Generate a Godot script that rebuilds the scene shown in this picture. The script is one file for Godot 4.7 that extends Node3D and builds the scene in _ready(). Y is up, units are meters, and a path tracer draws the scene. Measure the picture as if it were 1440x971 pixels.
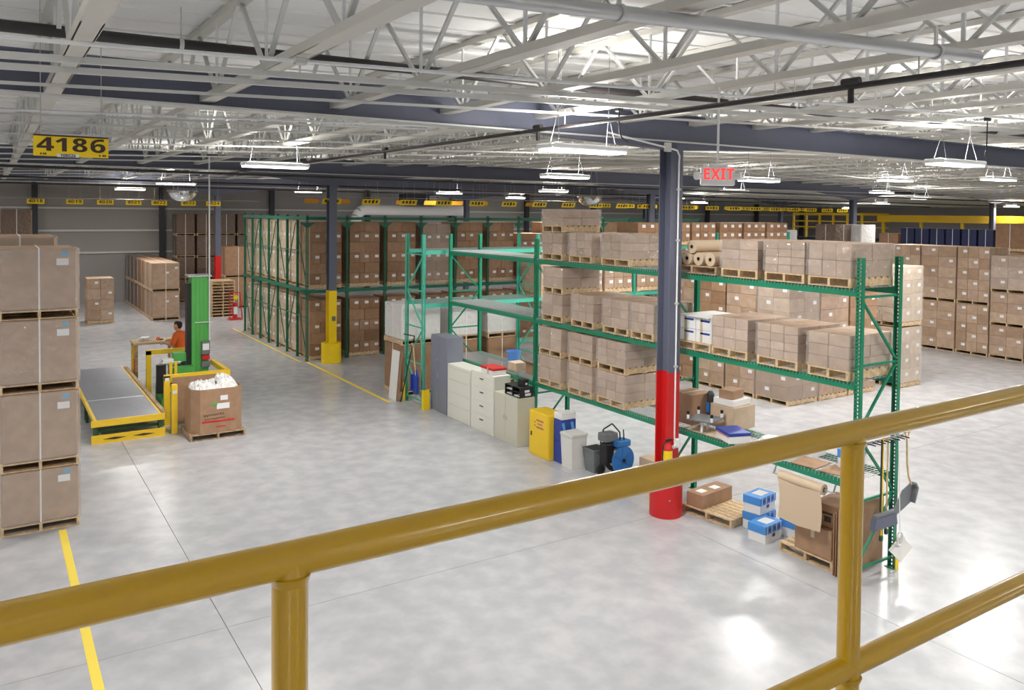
extends Node3D
# A warehouse seen from a mezzanine. World: -z runs down the aisle, +x to the right, metres.
const EYE := Vector3(0, 4.82, 0)
var M := {}
var cache := {}
var used := {}
var rng := RandomNumberGenerator.new()

# ---------------------------------------------------------------- helpers
func col(r: float, g: float, b: float) -> Color:
	return Color(r / 255.0, g / 255.0, b / 255.0)

func mat(called: String, c: Color, rough := 0.6, metal := 0.0) -> StandardMaterial3D:
	var m := StandardMaterial3D.new()
	m.resource_name = called
	m.albedo_color = c
	m.roughness = rough
	m.metallic = metal
	M[called] = m
	return m

func noise_tex(seed_: int, freq: float, lo: Color, hi: Color, size := 512, oct := 5) -> NoiseTexture2D:
	var n := FastNoiseLite.new()
	n.seed = seed_
	n.frequency = freq
	n.fractal_octaves = oct
	var t := NoiseTexture2D.new()
	t.width = size
	t.height = size
	t.seamless = true
	t.noise = n
	var g := Gradient.new()
	g.set_color(0, lo)
	g.set_color(1, hi)
	g.set_offset(0, 0.2)
	g.set_offset(1, 0.8)
	t.color_ramp = g
	return t

func bump_tex(seed_: int, freq: float, strength: float, size := 256) -> NoiseTexture2D:
	var n := FastNoiseLite.new()
	n.seed = seed_
	n.frequency = freq
	n.fractal_octaves = 4
	var t := NoiseTexture2D.new()
	t.width = size
	t.height = size
	t.seamless = true
	t.as_normal_map = true
	t.bump_strength = strength
	t.noise = n
	return t

func tri(m: StandardMaterial3D, s: float, world := true) -> void:
	m.uv1_triplanar = true
	m.uv1_world_triplanar = world
	m.uv1_scale = Vector3(s, s, s)

func ST() -> SurfaceTool:
	var st := SurfaceTool.new()
	st.begin(Mesh.PRIMITIVE_TRIANGLES)
	return st

func quad(st: SurfaceTool, a: Vector3, b: Vector3, c: Vector3, d: Vector3, n: Vector3) -> void:
	if (b - a).cross(c - a).dot(n) > 0.0:
		var t := b
		b = d
		d = t
	for p: Vector3 in [a, b, c, a, c, d]:
		st.set_normal(n)
		st.add_vertex(p)

func bx(st: SurfaceTool, c: Vector3, s: Vector3, r := Basis()) -> void:
	var h := s * 0.5
	for ax in 3:
		for sg: float in [-1.0, 1.0]:
			var n := Vector3.ZERO
			n[ax] = sg
			var u := Vector3.ZERO
			var v := Vector3.ZERO
			u[(ax + 1) % 3] = h[(ax + 1) % 3]
			v[(ax + 2) % 3] = h[(ax + 2) % 3]
			var o := n * h[ax]
			quad(st, c + r * (o - u - v), c + r * (o + u - v), c + r * (o + u + v), c + r * (o - u + v), r * n)

# box given by two corners
func bb(st: SurfaceTool, a: Vector3, b: Vector3) -> void:
	bx(st, (a + b) * 0.5, (b - a).abs())

# box with chamfered edges (bevel e)
func cbx(st: SurfaceTool, c: Vector3, s: Vector3, e := 0.01, r := Basis()) -> void:
	var h := s * 0.5
	for ax in 3:
		var u := (ax + 1) % 3
		var v := (ax + 2) % 3
		for sg: float in [-1.0, 1.0]:
			var pts := []
			for k: Array in [[-1, -1], [1, -1], [1, 1], [-1, 1]]:
				var p := Vector3.ZERO
				p[ax] = sg * h[ax]
				p[u] = k[0] * (h[u] - e)
				p[v] = k[1] * (h[v] - e)
				pts.append(c + r * p)
			var n := Vector3.ZERO
			n[ax] = sg
			quad(st, pts[0], pts[1], pts[2], pts[3], r * n)
		for su: float in [-1.0, 1.0]:
			for sv: float in [-1.0, 1.0]:
				var q := []
				for k: Array in [[-1, 0], [1, 0], [1, 1], [-1, 1]]:
					var p := Vector3.ZERO
					p[ax] = k[0] * (h[ax] - e)
					p[u] = su * (h[u] - (0.0 if k[1] == 0 else e))
					p[v] = sv * (h[v] - (e if k[1] == 0 else 0.0))
					q.append(c + r * p)
				var n := Vector3.ZERO
				n[u] = su
				n[v] = sv
				quad(st, q[0], q[1], q[2], q[3], r * n.normalized())

# box beam between two points
func bar(st: SurfaceTool, a: Vector3, b: Vector3, w: float, h: float) -> void:
	var d := b - a
	var z := d.normalized()
	var up := Vector3.UP if absf(z.y) < 0.95 else Vector3.RIGHT
	var x := up.cross(z).normalized()
	bx(st, (a + b) * 0.5, Vector3(w, h, d.length()), Basis(x, z.cross(x), z))

func cyl(st: SurfaceTool, a: Vector3, b: Vector3, r: float, n := 10, r2 := -1.0, caps := true) -> void:
	if r2 < 0.0:
		r2 = r
	var z := (b - a).normalized()
	var x := (Vector3.UP if absf(z.y) < 0.95 else Vector3.RIGHT).cross(z).normalized()
	var y := z.cross(x)
	for i in n:
		var t0 := TAU * i / n
		var t1 := TAU * (i + 1) / n
		var d0 := x * cos(t0) + y * sin(t0)
		var d1 := x * cos(t1) + y * sin(t1)
		var p := [a + d0 * r, a + d1 * r, b + d1 * r2, b + d0 * r2]
		var ns := [d0, d1, d1, d0]
		for k: int in [0, 2, 1, 0, 3, 2]:
			st.set_normal(ns[k])
			st.add_vertex(p[k])
		if caps:
			for e: Array in [[a, -z, r], [b, z, r2]]:
				if e[2] > 0.0:
					var tip: Array = [e[0], e[0] + d0 * e[2], e[0] + d1 * e[2]]
					if (tip[1] - tip[0]).cross(tip[2] - tip[0]).dot(e[1]) > 0.0:
						tip = [tip[0], tip[2], tip[1]]
					for q: Vector3 in tip:
						st.set_normal(e[1])
						st.add_vertex(q)

func pipe(st: SurfaceTool, pts: Array, r: float, n := 8) -> void:
	for i in pts.size() - 1:
		cyl(st, pts[i], pts[i + 1], r, n)

# lathe round the y axis at c; profile of (radius, height)
func lathe(st: SurfaceTool, c: Vector3, prof: Array, n := 20, r := Basis()) -> void:
	for i in prof.size() - 1:
		var p: Vector2 = prof[i]
		var q: Vector2 = prof[i + 1]
		var t := (q - p).normalized()
		var nn := Vector2(t.y, -t.x)
		for k in n:
			var a0 := TAU * k / n
			var a1 := TAU * (k + 1) / n
			var e0 := Vector3(cos(a0), 0, sin(a0))
			var e1 := Vector3(cos(a1), 0, sin(a1))
			var v := [c + r * (e0 * p.x + Vector3.UP * p.y), c + r * (e1 * p.x + Vector3.UP * p.y), c + r * (e1 * q.x + Vector3.UP * q.y), c + r * (e0 * q.x + Vector3.UP * q.y)]
			var ns := [r * (e0 * nn.x + Vector3.UP * nn.y), r * (e1 * nn.x + Vector3.UP * nn.y)]
			ns = [ns[0], ns[1], ns[1], ns[0]]
			for j: int in [0, 1, 2, 0, 2, 3]:
				st.set_normal(ns[j])
				st.add_vertex(v[j])

# polygon (in local x,y) extruded along local z from z0 to z1
func prism(st: SurfaceTool, poly: PackedVector2Array, z0: float, z1: float, t := Transform3D()) -> void:
	var idx := Geometry2D.triangulate_polygon(poly)
	for zz: Array in [[z0, -1.0], [z1, 1.0]]:
		var n: Vector3 = t.basis * Vector3(0, 0, zz[1])
		for i in range(0, idx.size(), 3):
			var a: Vector3 = t * Vector3(poly[idx[i]].x, poly[idx[i]].y, zz[0])
			var b: Vector3 = t * Vector3(poly[idx[i + 1]].x, poly[idx[i + 1]].y, zz[0])
			var c: Vector3 = t * Vector3(poly[idx[i + 2]].x, poly[idx[i + 2]].y, zz[0])
			if (b - a).cross(c - a).dot(n) > 0.0:
				var s := b
				b = c
				c = s
			for p: Vector3 in [a, b, c]:
				st.set_normal(n)
				st.add_vertex(p)
	for i in poly.size():
		var p := poly[i]
		var q := poly[(i + 1) % poly.size()]
		var e := (q - p).normalized()
		var n2 := Vector2(e.y, -e.x)
		if Geometry2D.is_polygon_clockwise(poly):
			n2 = -n2
		quad(st, t * Vector3(p.x, p.y, z0), t * Vector3(q.x, q.y, z0), t * Vector3(q.x, q.y, z1), t * Vector3(p.x, p.y, z1), t.basis * Vector3(n2.x, n2.y, 0))

func numbered(called: String) -> String:
	if not used.has(called):
		used[called] = 0
		return called
	used[called] += 1
	return "%s_%03d" % [called, used[called]]

func put(called: String, mesh: Mesh, m: Material, parent: Node = self, at := Vector3.ZERO) -> MeshInstance3D:
	var o := MeshInstance3D.new()
	o.name = numbered(called) if parent == self else called
	o.mesh = mesh
	if m:
		o.material_override = m
	o.position = at
	parent.add_child(o, true)
	return o

func obj(called: String, st: SurfaceTool, m: Material, parent: Node = self, at := Vector3.ZERO) -> MeshInstance3D:
	return put(called, st.commit(), m, parent, at)

func node(called: String, parent: Node, at := Vector3.ZERO, turn := 0.0) -> Node3D:
	var o := Node3D.new()
	o.name = numbered(called) if parent == self else called
	parent.add_child(o, true)
	o.position = at
	o.rotation.y = turn
	return o

func tag(o: Node, label: String, category: String, group := "", kind := "") -> Node:
	o.set_meta("label", label)
	if category:
		o.set_meta("category", category)
	if group:
		o.set_meta("group", group)
	if kind:
		o.set_meta("kind", kind)
	return o

func thing(called: String, label: String, category: String, at := Vector3.ZERO, turn := 0.0, group := "") -> Node3D:
	var o := node(called, self, at, turn)
	tag(o, label, category, group)
	return o

func structure(o: Node, label: String) -> Node:
	o.set_meta("label", label)
	o.set_meta("kind", "structure")
	return o

func text(s: String, size: float, m: Material, parent: Node, t: Transform3D, called := "lettering", serif := false) -> MeshInstance3D:
	var tm := TextMesh.new()
	var f := SystemFont.new()
	f.font_names = PackedStringArray(["Droid Serif" if serif else "Droid Sans"])
	f.font_weight = 700
	tm.font = f
	tm.text = s
	tm.font_size = 64
	tm.pixel_size = size / 46.0
	tm.depth = 0.002
	var o := put(called, tm, m, parent)
	o.transform = t
	return o

# ---------------------------------------------------------------- materials
func materials() -> void:
	var m := mat("concrete", Color.WHITE, 0.24)
	m.albedo_texture = noise_tex(3, 0.012, col(178, 180, 185), col(194, 195, 199), 1024, 7)
	m.metallic_specular = 0.5
	tri(m, 0.16)
	m = mat("joint", col(120, 120, 120), 0.9)
	for i in 5:
		var base: Color = [col(190, 162, 138), col(182, 153, 128), col(197, 170, 147), col(176, 147, 122), col(187, 160, 140)][i]
		m = mat("board_%d" % i, base, 0.75)
		m.albedo_texture = noise_tex(20 + i, 0.02, Color(0.93, 0.93, 0.93), Color(1, 1, 1), 256, 3)
		tri(m, 0.7)
	for i in 3:
		m = mat("kraft_%d" % i, [col(168, 132, 102), col(160, 124, 95), col(174, 139, 110)][i], 0.75)
		m.albedo_texture = noise_tex(30 + i, 0.02, Color(0.93, 0.93, 0.93), Color(1, 1, 1), 256, 3)
		tri(m, 0.7)
	for i in 3:
		m = mat("pale_%d" % i, [col(206, 184, 158), col(212, 191, 166), col(200, 178, 152)][i], 0.75)
		m.albedo_texture = noise_tex(36 + i, 0.02, Color(0.94, 0.94, 0.94), Color(1, 1, 1), 256, 3)
		tri(m, 0.7)
	m = mat("brown_wrap", col(112, 92, 78), 0.3)
	m.normal_enabled = true
	m.normal_texture = bump_tex(7, 0.02, 6.0)
	tri(m, 1.0)
	m = mat("white_wrap", col(226, 224, 222), 0.35)
	m.normal_enabled = true
	m.normal_texture = bump_tex(8, 0.02, 5.0)
	tri(m, 1.0)
	m = mat("film", Color(1, 1, 1, 0.15), 0.08)
	m.transparency = BaseMaterial3D.TRANSPARENCY_ALPHA
	m.normal_enabled = true
	m.normal_texture = bump_tex(9, 0.02, 7.0)
	m.normal_scale = 0.9
	tri(m, 0.9)
	mat("label", col(238, 240, 244), 0.5)
	mat("print_dark", col(70, 55, 48), 0.8)
	mat("tape", col(205, 186, 158), 0.35)
	m = mat("wood", Color.WHITE, 0.8)
	m.albedo_texture = noise_tex(50, 0.03, col(196, 168, 130), col(224, 200, 164), 256, 4)
	tri(m, 1.2)
	m = mat("wood_old", Color.WHITE, 0.85)
	m.albedo_texture = noise_tex(51, 0.03, col(158, 132, 104), col(196, 170, 138), 256, 4)
	tri(m, 1.2)
	mat("rack_green", col(22, 132, 98), 0.4)
	mat("rack_teal", col(72, 186, 160), 0.4)
	mat("rack_dark", col(28, 110, 84), 0.45)
	mat("wire", col(196, 198, 200), 0.35, 0.7)
	mat("navy", col(98, 102, 120), 0.5)
	mat("navy_dark", col(58, 60, 68), 0.5)
	mat("yellow", col(250, 214, 20), 0.45)
	mat("tape_yellow", col(248, 222, 84), 0.5)
	mat("yellow_machine", col(246, 206, 48), 0.45)
	m = mat("rail_yellow", col(190, 150, 10), 0.3)
	m.clearcoat_enabled = true
	m.clearcoat = 0.6
	m.clearcoat_roughness = 0.12
	m.normal_enabled = true
	m.normal_texture = bump_tex(12, 0.05, 0.5)
	tri(m, 6.0)
	mat("red", col(206, 32, 34), 0.4)
	mat("orange", col(240, 110, 40), 0.6)
	mat("machine_green", col(86, 176, 84), 0.45)
	mat("dark_green", col(46, 84, 48), 0.5)
	mat("roller", col(172, 174, 182), 0.28, 0.6)
	mat("steel", col(196, 198, 200), 0.35, 0.75)
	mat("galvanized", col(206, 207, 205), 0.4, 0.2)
	mat("chord", col(212, 210, 203), 0.42, 0.15)
	mat("black", col(32, 32, 34), 0.5)
	mat("rubber", col(38, 38, 40), 0.75)
	mat("black_pipe", col(46, 42, 42), 0.5)
	mat("white", col(236, 236, 236), 0.5)
	mat("white_paint", col(228, 230, 232), 0.55)
	m = mat("roof", col(242, 242, 240), 0.6)
	m.normal_enabled = true
	m.normal_texture = bump_tex(14, 0.008, 3.0)
	tri(m, 0.35)
	mat("wall_panel", col(160, 157, 154), 0.6)
	mat("girt", col(214, 214, 212), 0.5)
	mat("grey_cabinet", col(128, 132, 146), 0.45)
	mat("file_white", col(226, 226, 216), 0.45)
	mat("file_beige", col(206, 204, 188), 0.45)
	mat("grey_plastic", col(112, 116, 120), 0.5)
	mat("pale_plastic", col(222, 222, 218), 0.5)
	mat("blue", col(48, 118, 190), 0.4)
	mat("blue_deep", col(38, 66, 160), 0.4)
	mat("ream_blue", col(74, 146, 222), 0.5)
	mat("bucket_blue", col(92, 146, 222), 0.4)
	mat("skin", col(214, 168, 142), 0.6)
	mat("hair", col(60, 44, 34), 0.8)
	mat("denim", col(52, 60, 84), 0.8)
	mat("paper_kraft", col(214, 192, 164), 0.7)
	mat("navy_wrap", col(44, 50, 84), 0.25)
	mat("mirror", col(230, 232, 234), 0.06, 1.0)
	mat("shaded_sign_back", col(206, 140, 20), 0.6)  # sign yellow turned orange-brown, the shade of the backs put into it
	mat("sticker_blue", col(96, 176, 226), 0.5)
	mat("orange_pale", col(250, 200, 100), 0.5)
	mat("notice_brown", col(188, 142, 46), 0.6)
	mat("pink", col(186, 60, 90), 0.5)
	m = mat("lens", col(255, 255, 255), 0.5)
	m.emission_enabled = true
	m.emission = col(255, 252, 246)
	m.emission_energy_multiplier = 6.0
	m = mat("exit_red", col(250, 60, 60), 0.5)
	m.emission_enabled = true
	m.emission = col(255, 60, 60)
	m.emission_energy_multiplier = 0.7

# ---------------------------------------------------------------- camera, lights
const SEEN_AND_ADDED_LAMPS := [
	[6.35, 5.58, -8.2], [12.9, 5.62, -7.05], [4.55, 5.6, -15.3], [11.1, 5.6, -15.0], [15.9, 5.62, -13.5], [5.2, 5.6, -28.5],
	[5.2, 5.6, -38.8], [20.4, 5.74, -12.75], [21.6, 5.74, -10.7], [12.2, 5.6, -36.0], [17.5, 5.6, -32.4], [18.4, 5.6, -25.6],
	[22.6, 5.6, -20.3], [29.5, 5.7, -19.0], [30.0, 5.6, -31.0], [36.5, 5.6, -21.5], [43.0, 5.5, -27.7], [38.0, 5.5, -37.0], [50.0, 5.4, -24.0],
	[26.0, 5.6, -40.0], [52.0, 5.3, -36.0],
	[9.6, 5.6, -1.6], [-2.2, 5.6, -4.0], [-2.0, 5.6, 5.0], [12.0, 5.6, 4.5], [4.5, 5.6, 6.0], [-3.5, 5.5, -6.0], [-3.5, 5.5, -17.0], [-3.5, 5.5, -29.0], [15.5, 5.6, 0.5], [22.5, 5.7, -2.0], [30.0, 5.7, -6.5], [38.0, 5.6, -10.0], [-3.5, 5.5, -40.0]]  # added lamps out of view, to light the near floor, roof and railing

func view() -> void:
	var cam := Camera3D.new()
	cam.name = "camera"
	cam.projection = Camera3D.PROJECTION_FRUSTUM
	cam.near = 0.1
	cam.far = 300.0
	cam.size = 0.1 * 971.0 / 1142.4
	cam.frustum_offset = Vector2(0, -0.1 * (485.5 - 333.9) / 1142.4)
	add_child(cam)
	# yaw, pitch and roll read from the vanishing points of the photograph
	var yaw := Basis(Vector3.UP, -0.57266)
	var pitch := Basis(Vector3.RIGHT, -0.03121)
	var roll := Basis(Vector3.BACK, 0.010325)
	cam.transform = Transform3D(yaw * pitch * roll, EYE)
	cam.current = true
	var we := WorldEnvironment.new()
	we.name = "environment"
	var e := Environment.new()
	e.background_mode = Environment.BG_COLOR
	e.background_color = Color(0, 0, 0)
	e.tonemap_mode = Environment.TONE_MAPPER_LINEAR
	e.tonemap_exposure = 1.7
	e.sdfgi_enabled = true
	e.ssao_enabled = true
	e.ssil_enabled = true
	we.environment = e
	add_child(we)
	var st := ST()
	cbx(st, Vector3(0, 0.06, 0), Vector3(1.22, 0.07, 0.36), 0.02)
	var body := st.commit()
	st = ST()
	bx(st, Vector3(0, 0.012, 0), Vector3(1.16, 0.022, 0.31))
	var lens := st.commit()
	st = ST()
	bx(st, Vector3(0, 0.1, 0), Vector3(1.0, 0.012, 0.1))
	var slot := st.commit()
	var k := 0
	for p: Array in SEEN_AND_ADDED_LAMPS:
		var t := thing("hanging_light", "white high-bay light on thin cables, with added upward glow, among seen and added ones", "light", Vector3(p[0], p[1], p[2]), 0.0, "high-bay lights under the roof")
		put("housing", body, M.white_paint, t)
		put("lens", lens, M.lens, t)
		put("added_uplight_lens", slot, M.lens, t)  # added glowing slot on top, to brighten the roof
		var top: float = yj(p[0]) + 0.86 - p[1]
		for sx: float in [-0.45, 0.45]:
			st = ST()
			for dz: float in [-0.1, 0.1]:
				cyl(st, Vector3(sx, 0.09, dz), Vector3(sx * 0.9, 0.5, 0.0), 0.004, 5)
			cyl(st, Vector3(sx * 0.9, 0.49, 0), Vector3(sx * 0.9, top, 0), 0.004, 5)
			obj("cable", st, M.grey_plastic, t)
		var l := AreaLight3D.new()
		l.name = "lamp_light"
		l.area_size = Vector2(1.16, 0.31)
		l.light_energy = 11.0
		l.light_color = col(255, 251, 245)
		l.area_range = 90.0
		l.shadow_enabled = true
		t.add_child(l)
		l.position = Vector3(0, -0.012, 0)
		l.rotation.x = -PI / 2
		var up := AreaLight3D.new()  # added upward light that lifts the roof brightness
		up.name = "added_uplight"
		up.area_size = Vector2(1.0, 0.1)
		up.light_energy = 3.8
		up.light_color = col(255, 251, 245)
		up.area_range = 90.0
		up.shadow_enabled = true
		t.add_child(up)
		up.position = Vector3(0, 0.11, 0)
		up.rotation.x = PI / 2
		k += 1

# ---------------------------------------------------------------- building
func yj(x: float) -> float:   # underside of the roof joists
	return 6.6 - 0.03 * absf(x - 22.0)

func building() -> void:
	# floor: cast slabs with sawn joints between them
	var f := node("floor", self)
	structure(f, "polished light grey concrete floor with sawn joints")
	var xs := [-8.0, 2.27, 8.95, 15.63, 22.31, 29.0, 35.7, 42.4, 62.0]
	var zs := [8.0, -1.9, -9.5, -17.1, -24.7, -32.3, -39.9, -46.0]
	for i in xs.size() - 1:
		for j in zs.size() - 1:
			var st := ST()
			var g := 0.004
			bb(st, Vector3(xs[i] + g, -0.2, zs[j] - g), Vector3(xs[i + 1] - g, 0, zs[j + 1] + g))
			obj("floor_slab", st, M.concrete, f)
	var s2 := ST()
	bb(s2, Vector3(-8, -0.3, -46), Vector3(62, -0.012, 8))
	obj("joint_filler", s2, M.joint, f)
	# walls
	var w: Node3D = node("wall_far", self)
	structure(w, "grey metal panel wall behind the storage racks")
	var st := ST()
	bb(st, Vector3(-8, 0, -46), Vector3(62, 7.6, -46.2))
	obj("wall_panel", st, M.wall_panel, w)
	for gy: float in [2.5, 3.62, 4.75]:
		st = ST()
		bb(st, Vector3(-8, gy, -45.88), Vector3(62, gy + 0.09, -46))
		obj("girt", st, M.girt, w)
	var cx := 1.9 - 5.75 * 2
	while cx < 62.0:
		st = ST()
		bb(st, Vector3(cx - 0.12, 0, -45.6), Vector3(cx + 0.12, yj(cx) + 0.3, -45.9))
		obj("wall_column", st, M.navy_dark, w)
		cx += 5.75
	w = node("wall_right", self)
	structure(w, "grey metal panel wall far behind the pallet stacks")
	st = ST()
	bb(st, Vector3(62, 0, -46.2), Vector3(62.2, 7.6, 8.2))
	obj("wall_panel", st, M.wall_panel, w)
	w = node("wall_left", self)
	structure(w, "grey metal panel wall beside the aisle")
	st = ST()
	bb(st, Vector3(-8.2, 0, -46.2), Vector3(-8, 7.6, 8.2))
	obj("wall_panel", st, M.wall_panel, w)
	w = node("wall_near", self)
	structure(w, "grey metal panel wall behind the mezzanine")
	st = ST()
	bb(st, Vector3(-8.2, 0, 8), Vector3(62.2, 7.6, 8.2))
	obj("wall_panel", st, M.wall_panel, w)
	# roof: white lined sheets with ribs, sloping both ways from the ridge
	var c := node("ceiling", self)
	structure(c, "white lined metal roof over the joists")
	for side: Array in [[-8.2, 22.0], [22.0, 62.2]]:
		st = ST()
		var a := Vector3(side[0], yj(side[0]) + 0.86, 0)
		var b := Vector3(side[1], yj(side[1]) + 0.86, 0)
		var dn := Vector3(0, 0.12, 0)
		var z0 := Vector3(0, 0, 8.2)
		var z1 := Vector3(0, 0, -46.2)
		quad(st, a + z0, b + z0, b + z1, a + z1, Vector3.DOWN)
		quad(st, a + z0 + dn, b + z0 + dn, b + z1 + dn, a + z1 + dn, Vector3.UP)
		obj("roof_deck", st, M.roof, c)
	st = ST()
	var rz := 7.5
	while rz > -30.0:   # standing laps of the liner, along x
		for side: Array in [[-8.0, 22.0], [22.0, 45.0]]:
			bar(st, Vector3(side[0], yj(side[0]) + 0.85, rz), Vector3(side[1], yj(side[1]) + 0.85, rz), 0.05, 0.025)
		rz -= 0.61
	tag(obj("liner_laps", st, M.roof, c), "lapped seams of the white roof liner", "", "", "stuff")
	# joists along z
	for i in range(-4, 40):
		joist(0.55 + 1.5 * i, i)
	# bridging and conduits along x, hung at the joists' lower chords
	for b: Array in [[-7.0, 0.06, 0.05, 20.0], [-7.55, 0.06, 0.05, 20.0], [-8.55, 0.02, 0.03, 24.0], [-11.4, 0.03, 0.03, 26.0], [-12.6, 0.03, 0.03, 26.0], [-14.5, 0.03, 0.03, 30.0], [-16.2, 0.03, 0.03, 30.0], [-17.9, 0.03, 0.03, 34.0], [-20.0, 0.03, 0.03, 36.0], [-22.2, 0.03, 0.03, 40.0], [-27.0, 0.03, 0.03, 44.0], [-29.5, 0.03, 0.03, 44.0], [-32.0, 0.03, 0.03, 50.0], [-35.0, 0.03, 0.03, 55.0], [-37.5, 0.03, 0.03, 55.0], [-42.0, 0.03, 0.03, 58.0]]:
		st = ST()
		bar(st, Vector3(-8, yj(-8) - 0.02, b[0]), Vector3(minf(22.0, b[3]), yj(minf(22.0, b[3])) - 0.02, b[0]), b[1], b[2])
		if b[3] > 22.0:
			bar(st, Vector3(22, yj(22) - 0.02, b[0]), Vector3(b[3], yj(b[3]) - 0.02, b[0]), b[1], b[2])
		structure(obj("bridging_bar", st, M.galvanized), "thin galvanized bar crossing under the joists")
	# girders along x with the columns under them
	for g: Array in [[-9.5, 5.95, 0.42, 0.12], [-24.7, 5.95, 0.45, 0.36], [-39.9, 5.9, 0.5, 0.44]]:
		var gd := node("roof_girder", self, Vector3(0, 0, g[0]))
		structure(gd, "navy steel girder carrying the roof joists over the %s columns" % ("red based" if g[0] > -10.0 else "yellow based" if g[0] > -25.0 else "far"))
		st = ST()
		var y0: float = g[1]
		bb(st, Vector3(-8, y0 + 0.02, -0.012), Vector3(61, y0 + g[2], 0.012))
		obj("web", st, M.navy, gd)
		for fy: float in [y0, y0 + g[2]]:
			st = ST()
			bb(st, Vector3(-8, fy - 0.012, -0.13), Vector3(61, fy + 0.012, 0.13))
			obj("flange", st, M.galvanized if fy == y0 else M.navy, gd)  # lower flange kept pale: light from below put into its colour
		for hx: float in [9.1, 22.55, 36.0, 49.4]:
			st = ST()
			prism(st, PackedVector2Array([Vector2(hx - 3.0, y0), Vector2(hx - 0.2, y0 - g[3]), Vector2(hx + 0.2, y0 - g[3]), Vector2(hx + 3.0, y0)]), -0.1, 0.1)
			obj("haunch", st, M.navy, gd)

func joist(x: float, i: int) -> void:
	var y := yj(x)
	var j := node("roof_joist", self, Vector3(x, y, 0))
	structure(j, "galvanized open-web roof joist running along the aisle")
	var st := ST()
	# hat-shaped lower chord: flat with two upturned sides
	bb(st, Vector3(-0.07, 0, 7.8), Vector3(0.07, 0.012, -45.9))
	bb(st, Vector3(-0.075, 0, 7.8), Vector3(-0.06, 0.07, -45.9))
	bb(st, Vector3(0.06, 0, 7.8), Vector3(0.075, 0.07, -45.9))
	obj("lower_chord", st, M.chord, j)
	st = ST()
	bb(st, Vector3(-0.06, 0.78, 7.8), Vector3(0.06, 0.85, -45.9))
	obj("upper_chord", st, M.chord, j)
	var far := ST()
	var z := 6.0 - fmod(absf(x) * 0.61, 0.9)
	var n := 0
	while z > -45.0:
		var near := z > -13.0 and z < 0.5 and i >= -1 and i < 9
		if near:
			for s: float in [-1.0, 1.0]:
				var d := ST()
				bar(d, Vector3(0, 0.02, z), Vector3(0, 0.8, z + s * 0.86), 0.04, 0.03)
				obj("web_bar", d, M.galvanized, j)
			var v := ST()
			bar(v, Vector3(0, 0.02, z), Vector3(0, 0.8, z), 0.03, 0.022)
			obj("web_post", v, M.white_paint, j)
		else:
			for s: float in [-1.0, 1.0]:
				bar(far, Vector3(0, 0.02, z), Vector3(0, 0.8, z + s * 0.86), 0.04, 0.03)
			bar(far, Vector3(0, 0.02, z), Vector3(0, 0.8, z), 0.03, 0.022)
		z -= 1.83
		n += 1
	var o := obj("far_web_bars", far, M.galvanized, j)
	o.set_meta("kind", "stuff")

func column(x: float, z: float, top: float, base_col: String, base_h: float, label: String) -> void:
	var c := thing("steel_column", label, "column", Vector3(x, 0, z), 0.0, "")
	var st := ST()
	for s: float in [-1.0, 1.0]:
		bb(st, Vector3(-0.125, 0.0, s * 0.125 - 0.008), Vector3(0.125, top, s * 0.125 + 0.008))
	bb(st, Vector3(-0.006, 0, -0.125), Vector3(0.006, top, 0.125))
	obj("shaft", st, M.navy, c)
	if base_col:
		st = ST()
		for s: float in [-1.0, 1.0]:
			bb(st, Vector3(-0.127, 0.0, s * 0.125 - 0.011), Vector3(0.127, base_h, s * 0.125 + 0.011))
		bb(st, Vector3(-0.009, 0, -0.12), Vector3(0.009, base_h, 0.12))
		obj("painted_base", st, M[base_col], c)

# ---------------------------------------------------------------- pallets, cartons, loads
func pallet_mesh(kind: String, sx: float, sz: float) -> Mesh:
	var key := "%s|%.2f|%.2f" % [kind, sx, sz]
	if cache.has(key):
		return cache[key]
	var st := ST()
	match kind:
		"stringer":
			bb(st, Vector3(-sx / 2, 0.015, -0.02), Vector3(sx / 2, 0.11, 0.02))
		"deck_board":
			bb(st, Vector3(-0.048, 0.11, -sz / 2), Vector3(0.048, 0.13, sz / 2))
		"base_board":
			bb(st, Vector3(-0.048, 0, -sz / 2), Vector3(0.048, 0.015, sz / 2))
		"whole":
			for k in 3:
				var z := (k - 1) * (sz / 2 - 0.02)
				bb(st, Vector3(-sx / 2, 0.015, z - 0.02), Vector3(sx / 2, 0.11, z + 0.02))
			for k in 7:
				var x := -sx / 2 + 0.048 + k * (sx - 0.096) / 6.0
				bb(st, Vector3(x - 0.048, 0.11, -sz / 2), Vector3(x + 0.048, 0.13, sz / 2))
			for k in 3:
				var x2 := (k - 1) * (sx / 2 - 0.048)
				bb(st, Vector3(x2 - 0.048, 0, -sz / 2), Vector3(x2 + 0.048, 0.015, sz / 2))
	cache[key] = st.commit()
	return cache[key]

# wooden pallet sx by sz, stringers along x; near ones get a mesh for every board
func pallet(parent: Node, sx: float, sz: float, boards: bool, at := Vector3.ZERO, m: Material = null, called := "pallet") -> Node3D:
	if m == null:
		m = M.wood
	if not boards:
		return put(called, pallet_mesh("whole", sx, sz), m, parent, at)
	var p: Node3D = parent if called == "" else node(called, parent, at)
	for k in 3:
		put("stringer", pallet_mesh("stringer", sx, sz), m, p, Vector3(0, 0, (k - 1) * (sz / 2 - 0.02)))
	for k in 7:
		put("deck_board", pallet_mesh("deck_board", sx, sz), m, p, Vector3(-sx / 2 + 0.048 + k * (sx - 0.096) / 6.0, 0, 0))
	for k in 3:
		put("base_board", pallet_mesh("base_board", sx, sz), m, p, Vector3((k - 1) * (sx / 2 - 0.048), 0, 0))
	return p

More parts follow.
